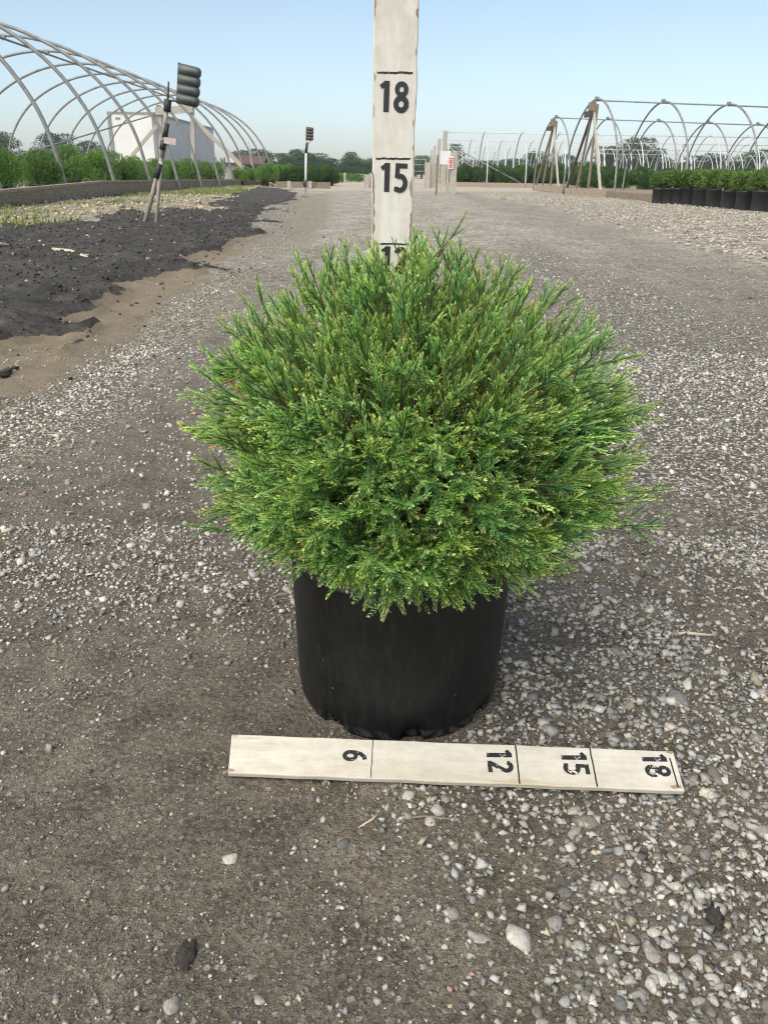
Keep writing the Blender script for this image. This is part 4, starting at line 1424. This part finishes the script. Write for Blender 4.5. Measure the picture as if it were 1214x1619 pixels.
MB().tube([mp(265, 172, -0.02), mp(267, 129, -0.02)], [0.012, 0.008], 6).build('pole_tip', black_paint, marker)
for (a_, c_, w_) in (((264.5, 177), (266, 157), 0.034), ((260.5, 218), (264, 195), 0.0275), ((256.5, 237), (259, 222), 0.0265), ((247.5, 282), (253, 259), 0.0285)):
    MB().tube([mp(*a_, -0.02), mp(*c_, -0.02)], w_, 10).build('black_band', black_paint, marker)
MB().box(tuple(mp(269, 223, -0.06)), (0.115, 0.006, 0.055), Euler((0, R(8), 0)).to_matrix()).build('tag', plain('faded_pink_tag', (0.42, 0.30, 0.29), (0.55, 0.45, 0.43), 30, 0.7, bstr=0), marker)
MB().bar(mp(266, 159), mp(284, 161), 0.012, 0.012).build('bracket', black_paint, marker)
MB().bar(mp(283.5, 99, 0.02), mp(280.5, 163, 0.02), 0.016, 0.02, up=(0, 1, 0)).build('back_plate', black_paint, marker)
for k in range(4):
    p_ = mp(284.2 - k * 0.9, 109 + k * 15.2, 0.0)
    trough(0.205, 0.049, trough_mat, marker, tuple(p_), R(11))
M2 = 23.0
m0 = G(483, 307)
marker2 = empty('marker_post', (float(m0[0]), M2, 0))
mo = np.array([m0[0], M2, 0])
tag(marker2, 'slim white pole carrying a small brown-black trough stack at the far road edge', 'marker post')
def mp2(px, py, dy=0.0):
    return PD(px, py, M2 + dy) - mo
MB().tube([mp2(483, 309), mp2(484, 240)], [0.034, 0.030], 8).build('pole', plain('white_pole', (0.45, 0.46, 0.47), (0.6, 0.6, 0.6), 10, 0.6, bstr=0), marker2)
MB().tube([mp2(484, 242), mp2(485.5, 226)], 0.036, 8).build('black_sleeve', black_paint, marker2)
MB().tube([mp2(482.4, 296), mp2(482.6, 285)], 0.045, 8).build('black_sleeve', black_paint, marker2)
MB().tube([mp2(485.5, 230), mp2(492, 221)], 0.012, 6).build('bracket', steel, marker2)
MB().tube([mp2(485, 228), mp2(485, 218)], 0.012, 6).build('bracket', steel, marker2)
for k in range(4):
    p_ = mp2(484.2 - k * 0.15, 203.5 + k * 4.9)
    trough(0.20, 0.05, trough_brown, marker2, tuple(p_), R(6))

# ================================================================== THE HOOP HOUSES ON THE RIGHT
def right_house(apex_px, H, yaw, nh, spacing, label, width=4.7, drop=0.0, stop=1.0, pale=0):
    P0 = G(*apex_px, z=H)
    root = empty('hoop_house_frame', (float(P0[0]), float(P0[1]), 0), yaw)
    tag(root, label, 'greenhouse frame', 'bare hoop house frames on the right')
    st = steel_pale if pale else steel
    prof = [(0, 0.0), (0.03, 0.55), (0.12, 1.05), (0.34, 1.55), (0.72, 2.0), (1.2, 2.36), (1.75, 2.61), (2.35, H)]
    prof = [(a * width / 4.7, h * H / 2.7 if h != H else H) for a, h in prof]
    full = prof + [(width - a, h) for a, h in prof[-2::-1]]
    pts = catmull(full, 3)
    me = MB().tube([(0, a - width / 2, h) for a, h in pts], 0.030, 6).mesh('hoop')
    me.materials.append(st)
    for k in range(nh):
        link('hoop', me, root, loc=(k * spacing, 0, -drop * k))
        MB().box((k * spacing, 0, H - drop * k + 0.02), (0.10, 0.08, 0.10)).build('clamp', st, root)
    L = (nh - 1) * spacing
    for yy, hh in ((0, H - 0.03), (-1.35, H * 0.80), (1.35, H * 0.80), (-2.2, H * 0.42), (2.2, H * 0.42)):
        if stop < 1 and yy:
            continue
        MB().tube([(0, yy * width / 4.7, hh), (L, yy * width / 4.7, hh - drop * (nh - 1))], 0.024, 6).build('purlin', st, root)
    for sg in (-1, 1):
        for k in range(nh - 1):
            MB().box((spacing * (k + 0.5), sg * (width / 2 + 0.05), 0.11 - drop * (k + .5)), (spacing - 0.02, 0.05, 0.24)).build('baseboard', wood_grey, root)
    return root
hA = right_house((943, 157), 2.7, R(6), 6, 2.08, 'nearest bare hoop house frame on the right, with a braced wooden end', drop=0.02, stop=0.5)
hB = right_house((879, 185), 2.7, R(6), 8, 2.08, 'second nearest bare hoop house frame on the right, with a smaller braced end', drop=0.02, stop=0.5)
hC = right_house((707, 208), 2.7, R(0), 11, 2.02, 'long hoop house frame starting at the white gate post with the red sign', pale=1, stop=0.5)
hD = right_house((697, 220.5), 2.7, R(0), 13, 2.02, 'hoop house frame directly behind the one at the gate post', pale=1, stop=0.5)
hE = right_house((689, 231), 2.7, R(0), 15, 2.02, 'third hoop house frame back from the gate post', pale=1, stop=0.5)
hF = right_house((684, 238), 2.7, R(0), 17, 2.02, 'farthest hoop house frame in front of the treeline on the right', pale=1, stop=0.5)
def end_frame(root, mats, s=1.0):
    """timber end of a house: four posts meeting at the apex, two blocks, a sill"""
    for (y0, x0, y1, h1, mt, w_) in ((-1.75, -0.05, -0.12, 2.45, 0, 0.065), (-0.35, 0.02, -0.25, 2.55, 2, 0.06), (0.75, 0.0, 0.05, 2.5, 2, 0.06), (2.0, 0.05, 0.2, 2.4, 1, 0.065)):
        MB().bar((x0 - 0.1, y0, -0.02), (x0 - 0.06, y1, h1 * s), w_, w_, up=(1, 0, 0)).build('end_post', mats[mt], root)
    MB().box((-0.12, -0.02, 2.48 * s), (0.10, 0.42, 0.30)).build('apex_block', wood_brown, root)
    MB().box((-0.20, 0.0, 2.30 * s), (0.10, 0.55, 0.16)).build('cross_block', wood_dark, root)
    MB().box((-0.25, -0.6, 0.12), (0.12, 3.6, 0.22)).build('end_sill', wood_grey, root)
end_frame(hA, (wood_pale, wood_dark, wood_brown))
end_frame(hB, (wood_pale, wood_brown, wood_brown))
for h_, xx in ((hC, 0.22), (hD, 0.2), (hE, 0.18), (hF, 0.16)):
    MB().box((-0.1, 0, 1.36), (xx, xx, 2.74)).build('end_post', wood_pale, h_)
    MB().tube([(0.05, 0, 2.1), (4.1, -1.9, 0.12)], 0.028, 6).build('brace', steel, h_)
    MB().tube([(0.05, 0, 2.0), (2.6, 1.6, 0.5)], 0.030, 6).build('brace', steel_pale, h_)
    MB().box((-0.12, -1.4, 0.9), (0.10, 0.12, 1.8)).build('end_post', wood_pale, h_)
    MB().box((-0.12, 1.4, 0.9), (0.10, 0.12, 1.8)).build('end_post', wood_pale, h_)
# low timber along the road in front of the nearest house
p0_, p1_ = G(958, 314), G(1040, 322)
sill = empty('timber_sill', (float(p0_[0]), float(p0_[1]), 0))
tag(sill, 'long low timber lying along the tan gravel left of the potted junipers', 'timber')
d_ = p1_ - p0_
for k in range(2):
    MB().bar(tuple(d_ * (0.0 + 0.5 * k) + [0, 0, 0.10]), tuple(d_ * (0.495 + 0.5 * k) + [0, 0, 0.10]), 0.14, 0.20).build('plank', wood_brown, sill)
p2_ = G(905, 300)
d2 = p2_ - p0_
MB().bar((0.05, 0.2, 0.12), tuple(d2 * 0.6 + [0, 0, 0.12]), 0.14, 0.20).build('plank', wood_grey, sill)

# ---- gate post with the boards on it
gp = G(716, 306)
gate_post = empty('gate_post', (float(gp[0]), float(gp[1]), 0))
tag(gate_post, 'thick pale timber post with a white board and a small red-lettered sign at the road', 'gate post')
gY = float(gp[1])
def gq(px, py, dy=0):
    return PD(px, py, gY + dy) - gp
a_ = gq(718, 241)
MB().box((a_[0], 0, a_[2] / 2), (0.20, 0.20, a_[2])).build('post', wood_pale, gate_post)
a_, c_ = gq(695, 260, 0.15), gq(713, 239, 0.15)
white_b = plain('white_board', (0.58, 0.59, 0.60), (0.66, 0.67, 0.68), 4, 0.5, bstr=0)
MB().box(tuple((a_ + c_) / 2), (abs(c_[0] - a_[0]), 0.03, abs(c_[2] - a_[2]))).build('white_board', white_b, gate_post)
for px_ in (699, 708):
    q = gq(px_, 268, 0.18)
    MB().box((q[0], q[1], q[2] / 2 + 0.1), (0.09, 0.07, q[2] + 0.7)).build('board_leg', wood_pale, gate_post)
a_, c_ = gq(708, 267, -0.14), gq(717, 247, -0.14)
cen = (a_ + c_) / 2
sgn = MB().box(tuple(cen), (abs(c_[0] - a_[0]), 0.02, abs(c_[2] - a_[2]))).build('sign', plain('white_sign', (0.6, 0.56, 0.55), (0.68, 0.64, 0.63), 8, 0.5, bstr=0), gate_post)
red_m = plain('red_print', (0.42, 0.05, 0.05), (0.55, 0.12, 0.11), 40, 0.6, bstr=0)
for k, (hz, ww) in enumerate(((0.62, 0.8), (0.32, 0.7), (0.06, 0.85), (-0.22, 0.6), (-0.5, 0.75), (-0.75, 0.5))):
    MB().box((cen[0], cen[1] - 0.013, cen[2] + hz * 0.5 * abs(c_[2] - a_[2])), (abs(c_[0] - a_[0]) * ww, 0.004, 0.035)).build('red_line', red_m, sgn)
for i, (px_, top, bot, w_) in enumerate(((675, 258, 297, 0.16), (682, 250, 297, 0.17), (689.5, 247, 309, 0.07), (686.5, 262, 296, 0.12))):
    g_ = G(px_, bot)
    t = empty('fence_post', (float(g_[0]), float(g_[1]), 0))
    hh = PD(px_, top, g_[1])[2]
    wm = [wood_pale, wood_pale, wood_brown, stake_mat][i]
    MB().box((0, 0, hh / 2), (w_, w_, hh)).build('post', wm, t)
    MB().box((0, 0, hh + 0.02), (w_ * 0.8, w_ * 0.8, 0.04)).build('top', wm, t)
    tag(t, ['square pale post at the right end of the wire gate', 'taller pale post just right of the wire gate post', 'thin brown stake at the gravel edge left of the red sign', 'short grey post between the pale posts and the white board'][i], 'post')
gl = G(655, 297)
gate = empty('wire_gate', (float(gl[0]), float(gl[1]) + 2, 0))
tag(gate, 'pale tubular wire gate just right of the upright measuring stick', 'gate')
gW = 1.0
for hz in (0.15, 0.42, 0.70, 0.98, 1.2):
    MB().tube([(-gW, 0, hz), (gW * 0.55, 0, hz)], 0.013, 6).build('rail', steel_pale, gate)
for xx in (-gW, -0.3, gW * 0.55):
    MB().tube([(xx, 0, 0.0), (xx, 0, 1.24)], 0.016, 6).build('upright', steel_pale, gate)

# ---- row of junipers in black pots on the right
JP = small_pot(0.165, 0.37)
JF = [shrub_mesh(0.56, 0.38, 5500, 0.032, (0.060, 0.130, 0.030), (0.19, 0.28, 0.07), True) for _ in range(4)]
row_px = [(1043, 324.5), (1057.5, 325), (1072, 325.5), (1088, 326), (1108, 327.5), (1131, 330), (1155, 332.5), (1179, 335), (1205, 337), (1238, 341)]
white_tag = plain('white_plant_tag', (0.7, 0.7, 0.7), (0.8, 0.8, 0.8), 5, 0.5, bstr=0)
for k, (px_, py_) in enumerate(row_px):
    g_ = G(px_, py_)
    wpx = [17, 12, 14, 19, 20, 25, 25, 26, 28, 30][k]
    dist = float(g_[1])
    t = potted_plant('potted_juniper', JP, JF[k % 4], (float(g_[0]), dist + 0.17, 0), 0.35, rj.uniform(0.95, 1.05), rj.uniform(0, 6.28))
    tag(t, ORD[k] + ' black pot with juniper from the left in the right-hand row', 'potted plant', 'potted junipers on the right')
    if k in (1, 2, 3, 6, 8):
        MB().box((-0.05, -0.15, 0.40), (0.05, 0.004, 0.07)).build('plant_tag', white_tag, t)
for k in range(12):
    g_ = np.array([6.9 + 0.55 * k + rj.uniform(-.1, .1), 18.6 + 0.12 * k + 0.8 * (k % 2), 0])
    t = potted_plant('potted_juniper', JP, JF[(k + 1) % 4], tuple(g_), 0.33, rj.uniform(0.95, 1.15), rj.uniform(0, 6.28))
    tag(t, 'dark green juniper standing behind the front pot row on the right, pot hidden', 'potted plant', 'junipers behind the right-hand pot row')
# ---- shrubs standing inside the houses on the right
RS = [shrub_mesh(1.1, 0.95, 6500, 0.045, (0.032, 0.085, 0.024), (0.10, 0.18, 0.048)) for _ in range(3)]
RP = small_pot(0.2, 0.25)
def rshrub(loc, sc, label, group, k):
    t = potted_plant('potted_shrub', RP, RS[k % 3], loc, 0.1, sc, rj.uniform(0, 6.28))
    tag(t, label, 'shrub', group)
for k, px_ in enumerate((733, 747, 762, 778, 796, 815, 834, 851, 868, 884)):
    g_ = PD(px_, 290, 45.2 + 0.4 * (k % 2))
    rshrub((float(g_[0]), float(g_[1]), 0), rj.uniform(0.92, 1.1), ORD[k] + ' dark green shrub right of the gate post inside the long hoop house', 'dark shrubs inside the gate post hoop house', k)
for k in range(14):
    rshrub((3.6 + 1.0 * k, 47.6 + rj.uniform(-.4, .4), 0), rj.uniform(0.95, 1.2), 'dark green shrub in the back row inside the gate post hoop house', 'back row shrubs inside the gate post hoop house', k)
for k in range(11):
    rshrub((7.2 + 0.95 * k, 30.2 + rj.uniform(-.3, .3), 0), rj.uniform(0.8, 1.0), 'dark green shrub between the two braced hoop house ends and the right edge', 'shrubs between the two nearest right hoop houses', k)
for k in range(9):
    rshrub((8.4 + 1.0 * k, 36.8 + rj.uniform(-.3, .3), 0), rj.uniform(0.85, 1.0), 'dark green shrub behind the second braced hoop house end', 'shrubs behind the second right hoop house', k)

# ================================================================== THE FAR END OF THE ROAD
hedge_poly = [(438, 37.5), (450, 38), (463, 38), (476, 38.2), (489, 38.5), (502, 38.6), (513, 39), (522, 39)]
for k, (px_, Y0) in enumerate(hedge_poly):
    g_ = PD(px_, 285, Y0)
    t = potted_plant('potted_shrub', RP, RS[k % 3], (float(g_[0]), float(g_[1]), 0.0), 0.05, rj.uniform(0.72, 0.82), rj.uniform(0, 6.28))
    tag(t, ORD[k] + ' rounded dark shrub from the left in the row beyond the slim marker pole', 'shrub', 'shrub row at the far end of the road')
for k in range(8):
    g_ = PD(436 + 12 * k, 283, 41)
    t = potted_plant('potted_shrub', RP, RS[(k + 1) % 3], (float(g_[0]), float(g_[1]), 0.0), 0.05, rj.uniform(0.8, 0.9), rj.uniform(0, 6.28))
    tag(t, 'dark shrub of the back row at the far end of the road', 'shrub', 'back shrub row at the far end of the road')
e0, e1 = G(436, 297.0), G(523, 298.5)
fe = empty('timber_edging', (float(e0[0]), float(e0[1]), 0))
tag(fe, 'low brown timber edging in front of the far shrub row', 'timber edging')
dd = e1 - e0
for k in range(4):
    MB().bar(tuple(dd * (k / 4) + [0, 0, 0.12]), tuple(dd * ((k + 0.97) / 4) + [0, 0, 0.12]), 0.06, 0.22).build('plank', wood_brown, fe)
for k, px_ in enumerate((458, 491)):
    g_ = G(px_, 298) - e0
    MB().box((g_[0], g_[1] - 0.1, 0.14), (0.13, 0.12, 0.24)).build('pale_block', wood_pale, fe)
# bed of low green plants right of it
g0, g1 = G(527, 291.5), G(556, 290.5)
bed_c = np.array([(g0[0] + g1[0]) / 2, 50.0, 0])
cs_ = [(bed_c[0] + frng.uniform(-1.0, 1.0), 48 + frng.uniform(0, 8), 0.22) for _ in range(60)]
v_, f_, c_ = leaf_cloud(cs_, [(0.35, 0.4, 0.28)] * 60, 9000, 0.07, (0.055, 0.12, 0.025), (0.12, 0.22, 0.04), up=0.9)
v_[:, 2] = np.maximum(v_[:, 2], 0.0)
tag(link('low_plants', np_mesh('low_plants', v_, f_, c_), None, leaf_mat), 'block of low bright green plants left of the tan gravel heap', 'plants', kind='stuff')
for i, (px_, top, bot) in enumerate(((545, 274, 291), (578, 282, 297), (585, 275, 297))):
    g_ = G(px_, bot)
    hh = PD(px_, top, g_[1])[2]
    t = empty('fence_post', (float(g_[0]), float(g_[1]), 0))
    MB().box((0, 0, hh / 2), (0.12, 0.12, hh)).build('post', stake_mat, t)
    MB().box((0, 0, hh + 0.02), (0.09, 0.09, 0.04)).build('top', stake_mat, t)
    tag(t, ['short grey post behind the low green plants', 'small grey post left of the stick on the tan heap, the lower of two', 'taller grey post directly left of the upright stick on the tan road'][i], 'post')

# ================================================================== TREES
bark = plain('tree_bark', (0.05, 0.04, 0.03), (0.11, 0.09, 0.07), 3, 0.9)
def tree_mesh(w, h, lobes, count, size, c1, c2, gap=0.0, base=0.12):
    cs_, rs_ = [], []
    for k in range(lobes):
        a = frng.uniform(0, 6.28)
        hz = frng.uniform(base + 0.15, 0.9)
        env = math.sqrt(max(0.05, 1 - ((hz - 0.5) / 0.55) ** 2))
        r0 = frng.uniform(0.2, 0.85) * w / 2 * env
        cs_.append((r0 * math.cos(a), r0 * math.sin(a), h * hz))
        s_ = frng.uniform(0.14, 0.26)
        rs_.append((w * s_, w * s_, h * s_ * 0.62))
    v, f, c = leaf_cloud(cs_, rs_, count, size, c1, c2, up=0.3, long=1.0)
    me = np_mesh('crown', v, f, c)
    me.materials.append(leaf_mat)
    b = MB()
    b.tube([(0, 0, -0.2), (0.1, 0.05, h * 0.2), (0.0, 0.1, h * 0.45), (0.1, 0, h * 0.75)], [w * 0.035, w * 0.028, w * 0.02, w * 0.006], 8)
    for k in range(7):
        c0 = cs_[k]
        b.tube([(0, 0.05, h * frng.uniform(0.18, 0.4)), (c0[0] * 0.5, c0[1] * 0.5, (c0[2] + h * 0.3) / 2), c0], [w * 0.014, w * 0.009, w * 0.003], 6)
    tm = b.mesh('trunk')
    tm.materials.append(bark)
    return me, tm
DARK, PALE_LEAF = (0.022, 0.055, 0.022), (0.060, 0.115, 0.042)  # darker and paler leaf green, mixed at random by lump and leaf
TREES = [tree_mesh(9, 8, 34, 7000, 0.26, DARK, PALE_LEAF), tree_mesh(10, 7, 40, 7500, 0.26, DARK, PALE_LEAF), tree_mesh(7, 8.5, 26, 5200, 0.25, (0.03, 0.07, 0.028), (0.085, 0.15, 0.055)),
         tree_mesh(6, 8, 16, 2600, 0.24, DARK, (0.05, 0.10, 0.04)), tree_mesh(12, 6, 46, 8500, 0.26, (0.018, 0.046, 0.02), (0.05, 0.10, 0.038))]
def tree(px_, top, Y, wpx, var, label, k):
    P = PD(px_, top, Y)
    me, tm = TREES[var]
    base_w = [9, 10, 7, 6, 12][var]
    base_h = [8, 7, 8.5, 8, 6][var]
    W = wpx * 1.3 * Y * 0.93 / FPX
    t = empty('tree', (float(P[0]), Y, 0), rj.uniform(0, 6.28))
    t.scale = (W / base_w, W / base_w, float(P[2]) / base_h * 1.02)
    link('trunk', tm, t)
    link('crown', me, t)
    tag(t, label, 'tree', 'trees along the horizon')
tree_list = [
    (2, 208, 150, 60, 0, 'tree at the left edge of the picture behind the hoop house'),
    (92, 211, 150, 62, 0, 'tallest tree seen through the hoops left of the white trailer'),
    (138, 225, 158, 52, 1, 'lower tree touching the left end of the white trailer'),
    (52, 238, 165, 60, 1, 'low tree between the two trees left of the trailer'),
    (378, 239, 120, 40, 1, 'dark tree above the low brown roofed shed'),
    (412, 236, 120, 34, 0, 'dark tree right above the last left hoops'),
    (446, 243, 130, 40, 3, 'airy tree with sky showing through, left of the slim marker pole'),
    (470, 238, 135, 44, 1, 'dense dark tree just left of the slim marker pole'),
    (497, 242, 130, 54, 0, 'broad dark tree right behind the slim marker pole'),
    (523, 251, 135, 40, 1, 'lower rounded dark tree right of the slim marker pole'),
    (465, 256, 125, 90, 4, 'long low dark tree mass behind the far shrub row'),
    (555, 239, 140, 30, 2, 'paler green tree standing above the dark clump left of the stick'),
    (563, 250, 130, 50, 0, 'dark tree clump beneath the paler tree left of the stick'),
    (592, 251, 130, 36, 1, 'dark tree directly left of the upright stick'),
    (545, 264, 125, 50, 4, 'low dark thicket left of the upright stick'),
    (667, 245, 125, 40, 2, 'mid green tree directly right of the upright stick'),
    (640, 258, 130, 50, 4, 'low dark tree hidden partly behind the upright stick'),
    (718, 226, 140, 34, 2, 'pale green tree behind the braces of the gate post house'),
    (760, 254, 140, 60, 4, 'low tree behind the first hoops of the gate post house'),
    (805, 252, 140, 56, 1, 'low tree behind the middle hoops of the gate post house'),
    (852, 240, 140, 44, 0, 'tree left of the second braced hoop house end'),
    (895, 246, 145, 50, 1, 'low tree seen between the two braced hoop house ends'),
    (960, 232, 135, 46, 0, 'tree right of the nearest braced hoop house end'),
    (1008, 218, 135, 50, 0, 'tallest dark tree among the right-hand hoops'),
    (1040, 236, 140, 42, 1, 'lower tree right of the tallest dark tree among the hoops'),
    (1115, 245, 140, 72, 1, 'broad low tree behind the hoops above the potted junipers'),
    (1075, 258, 145, 60, 4, 'low far thicket behind the hoops above the potted junipers'),
    (1192, 237, 135, 48, 0, 'dark tree near the right edge of the picture'),
    (1160, 256, 145, 60, 4, 'low far thicket near the right edge of the picture'),
    (940, 256, 145, 80, 4, 'low dark thicket behind the nearest braced hoop house end'),
    (990, 260, 145, 70, 4, 'low dark thicket under the tallest tree among the right hoops'),
]
for k, (px_, top, Y, wpx, var, lab) in enumerate(tree_list):
    tree(px_, top, Y, wpx, var, lab, k)
# hedgerow that closes the view between the tree trunks
cs_, rs_ = [], []
for k in range(260):
    xx = frng.uniform(-75, 80)
    cs_.append((xx, 165 + frng.uniform(-3, 3), frng.uniform(0.5, 2.0)))
    rs_.append((frng.uniform(1.2, 2.4), 1.5, frng.uniform(0.7, 1.5)))
v_, f_, c_ = leaf_cloud(cs_, rs_, 16000, 0.35, DARK, PALE_LEAF, up=0.3, long=1.0)
v_[:, 2] = np.maximum(v_[:, 2], 0.0)
tag(link('hedgerow', np_mesh('hedgerow', v_, f_, c_), None, leaf_mat), 'continuous far hedgerow along the horizon under the trees', 'hedgerow', kind='stuff')

# ================================================================== SMALL LITTER, ROCKS, GRASS
def gz(x0, y0):
    return float(ground_h(np.array([float(x0)]), np.array([float(y0)]))[0])
stick_pale = plain('bleached_stick', (0.36, 0.30, 0.22), (0.55, 0.48, 0.38), 60, 0.9, bstr=0.3)
def litter(p0, p1, r0, name, label, mat=stick_pale, lift=0.6, mids=0.06):
    a_, c_ = G(*p0), G(*p1)
    a_[2], c_[2] = gz(a_[0], a_[1]) + r0 * lift, gz(c_[0], c_[1]) + r0 * lift
    t = empty(name, tuple(a_))
    L = np.linalg.norm(c_ - a_)
    m_ = (c_ - a_)
    sd = np.array([-m_[1], m_[0], 0]) * mids
    MB().tube([(0, 0, 0), tuple(m_ * 0.35 + sd), tuple(m_ * 0.7 + sd * 0.4), tuple(m_)], [r0 * 0.8, r0, r0 * 0.85, r0 * 0.35], 7).build('shaft', mat, t)
    MB().tube([tuple(m_ * 0.68 + sd * 0.4), tuple(m_ * 0.8 + sd * 1.6)], [r0 * 0.6, r0 * 0.25], 6).build('stub', mat, t)
    tag(t, label, 'stick')
litter((86, 409), (141, 422), 0.016, 'stick', 'pale broken stick lying on the black soil')
litter((0, 405), (19, 402), 0.014, 'stick', 'pale stick end on the black soil at the left edge')
litter((1062, 1003), (1130, 1005), 0.0022, 'stick', 'forked pale wood splinter on the gravel right of the pot')
litter((1035, 1009), (1052, 1010), 0.0013, 'stick', 'tiny pale splinter left of the forked splinter')
litter((597, 1290), (566, 1312), 0.0011, 'stick', 'thin pale straw on the dirt below the lying board')
litter((643, 1297), (722, 1298), 0.0011, 'stick', 'brown twig beside a grey stone below the lying board', wood_brown)
litter((968, 1450), (984, 1486), 0.0012, 'stick', 'short brown straw on the gravel at lower right', wood_brown)
litter((774, 1455), (785, 1418), 0.0007, 'stick', 'fine curved brown stem on the gravel below the board', wood_brown, mids=0.2)
litter((962, 1102), (964, 1118), 0.0011, 'stick', 'tiny upright pale splinter right of the pot')
# bits of bark and clods
for (px_, py_, r0, lab) in ((1128, 1450, 0.012, 'dark elongated clod of bark at the lower right'), (295, 1510, 0.010, 'small black soil crumb at the lower left'), (10, 598, 0.03, 'brown soil clod at the left edge on the tan dirt')):
    g_ = G(px_, py_)
    tv, tf = stone_shape(2, rng)
    tv = tv * (1 + 0.16 * rng.normal(size=(len(tv), 1)))
    me = np_mesh('clod', tv * np.array([r0 * 0.7, r0 * 1.3, r0 * 0.6]), tf, smooth=False)
    o = link('soil_clod', me, None, plain('clod_soil', (0.02, 0.018, 0.015), (0.06, 0.05, 0.04), 200, 0.95, bstr=0.8), (float(g_[0]), float(g_[1]), gz(g_[0], g_[1]) + r0 * 0.15))
    tag(o, lab, 'soil clod')
# rocks over the verge, the rubble and the soil
def rocks(k, xr, yr, maskf, rlo, rhi, tone, name):
    xs, ys = rng.uniform(*xr, k), rng.uniform(*yr, k)
    keep = rng.random(k) < maskf(xs, ys)
    xs, ys = xs[keep], ys[keep]
    zs = ground_h(xs, ys)
    vs, fs, cs, off = [], [], [], 0
    for i in range(len(xs)):
        tv, tf = templates[i % len(templates)]
        r0 = rng.uniform(rlo, rhi) ** 1.0
        a = rng.uniform(0, 6.28)
        ca, sa = math.cos(a), math.sin(a)
        P = tv * r0
        vs.append(np.stack([P[:, 0] * ca - P[:, 1] * sa + xs[i], P[:, 0] * sa + P[:, 1] * ca + ys[i], P[:, 2] + zs[i] + r0 * 0.2], 1))
        fs.append(tf + off)
        cs.append(np.repeat((np.array(tone) * rng.uniform(0.55, 1.25))[None], len(tv), 0))
        off += len(tv)
    o = link(name, np_mesh(name, np.concatenate(vs), np.concatenate(fs), np.concatenate(cs)), ground, stone_mat)
    tag(o, kind='stuff')
rocks(20000, (2.5, 9.0), (4.5, 24), lambda x, y: masks(x, y)['rubble'] * 0.9, 0.007, 0.022, (0.40, 0.37, 0.315), 'rubble')
rocks(7000, (-7.5, -1.2), (5.5, 34), lambda x, y: masks(x, y)['grass'] * 0.75, 0.012, 0.04, (0.40, 0.35, 0.26), 'verge_stones')
rocks(1500, (-5.5, -0.5), (1.5, 16), lambda x, y: masks(x, y)['soil'] * 0.30, 0.006, 0.018, (0.45, 0.38, 0.28), 'soil_chips')
rocks(22000, (-5.5, -0.3), (1.4, 14), lambda x, y: np.maximum(masks(x, y)['soil'] * 0.9, 0.22 * sstep(-0.55, 0.0, sdist(soil_poly, x, y))), 0.003, 0.012, (0.058, 0.055, 0.053), 'soil_crumbs')
# grass tufts on the verge
k = 9500
xs, ys = frng.uniform(-7.5, -3.0, k), frng.uniform(6.5, 36, k)
mk = masks(xs, ys)
keep = (frng.random(k) < mk['grass'] * sstep(0.45, 0.62, fbm(xs * 0.9, ys * 0.5, 77, 3)))
xs, ys = xs[keep], ys[keep]
zs = ground_h(xs, ys)
vs, fs, cs, off = [], [], [], 0
for i in range(len(xs)):
    for q in range(6):
        a = frng.uniform(0, 6.28)
        h_ = frng.uniform(0.025, 0.08)
        bx, by = xs[i] + frng.normal(0, 0.05), ys[i] + frng.normal(0, 0.05)
        w_ = 0.008
        lx, ly = math.cos(a) * h_ * 0.6, math.sin(a) * h_ * 0.6
        vs += [(bx - w_ * math.sin(a), by + w_ * math.cos(a), zs[i]), (bx + w_ * math.sin(a), by - w_ * math.cos(a), zs[i]), (bx + lx, by + ly, zs[i] + h_)]
        fs.append((off, off + 1, off + 2))
        off += 3
        g_ = frng.random()
        cs += [tuple(np.array([0.11, 0.19, 0.045]) * (1 - g_) + np.array([0.25, 0.26, 0.10]) * g_)] * 3
tag(link('verge_grass', np_mesh('verge_grass', vs, fs, cs), None, leaf_mat), 'tufts of yellow green grass along the timber edging', 'grass', kind='stuff')

# ================================================================== HAZE
hz_m = bpy.data.materials.new('haze')
hz_m.use_nodes = True
hn, hl = hz_m.node_tree.nodes, hz_m.node_tree.links
hn.remove(hn['Principled BSDF'])
pv = hn.new('ShaderNodeVolumePrincipled')
pv.inputs['Color'].default_value = (0.90, 0.95, 1.0, 1)
pv.inputs['Density'].default_value = 0.0006
pv.inputs['Anisotropy'].default_value = 0.2
hl.new(pv.outputs[0], hn['Material Output'].inputs['Volume'])
haze = MB().box((0, 150, 7.5), (700, 500, 17)).build('haze', hz_m)
tag(haze, 'thin pale summer haze over the whole nursery', 'haze', kind='stuff')
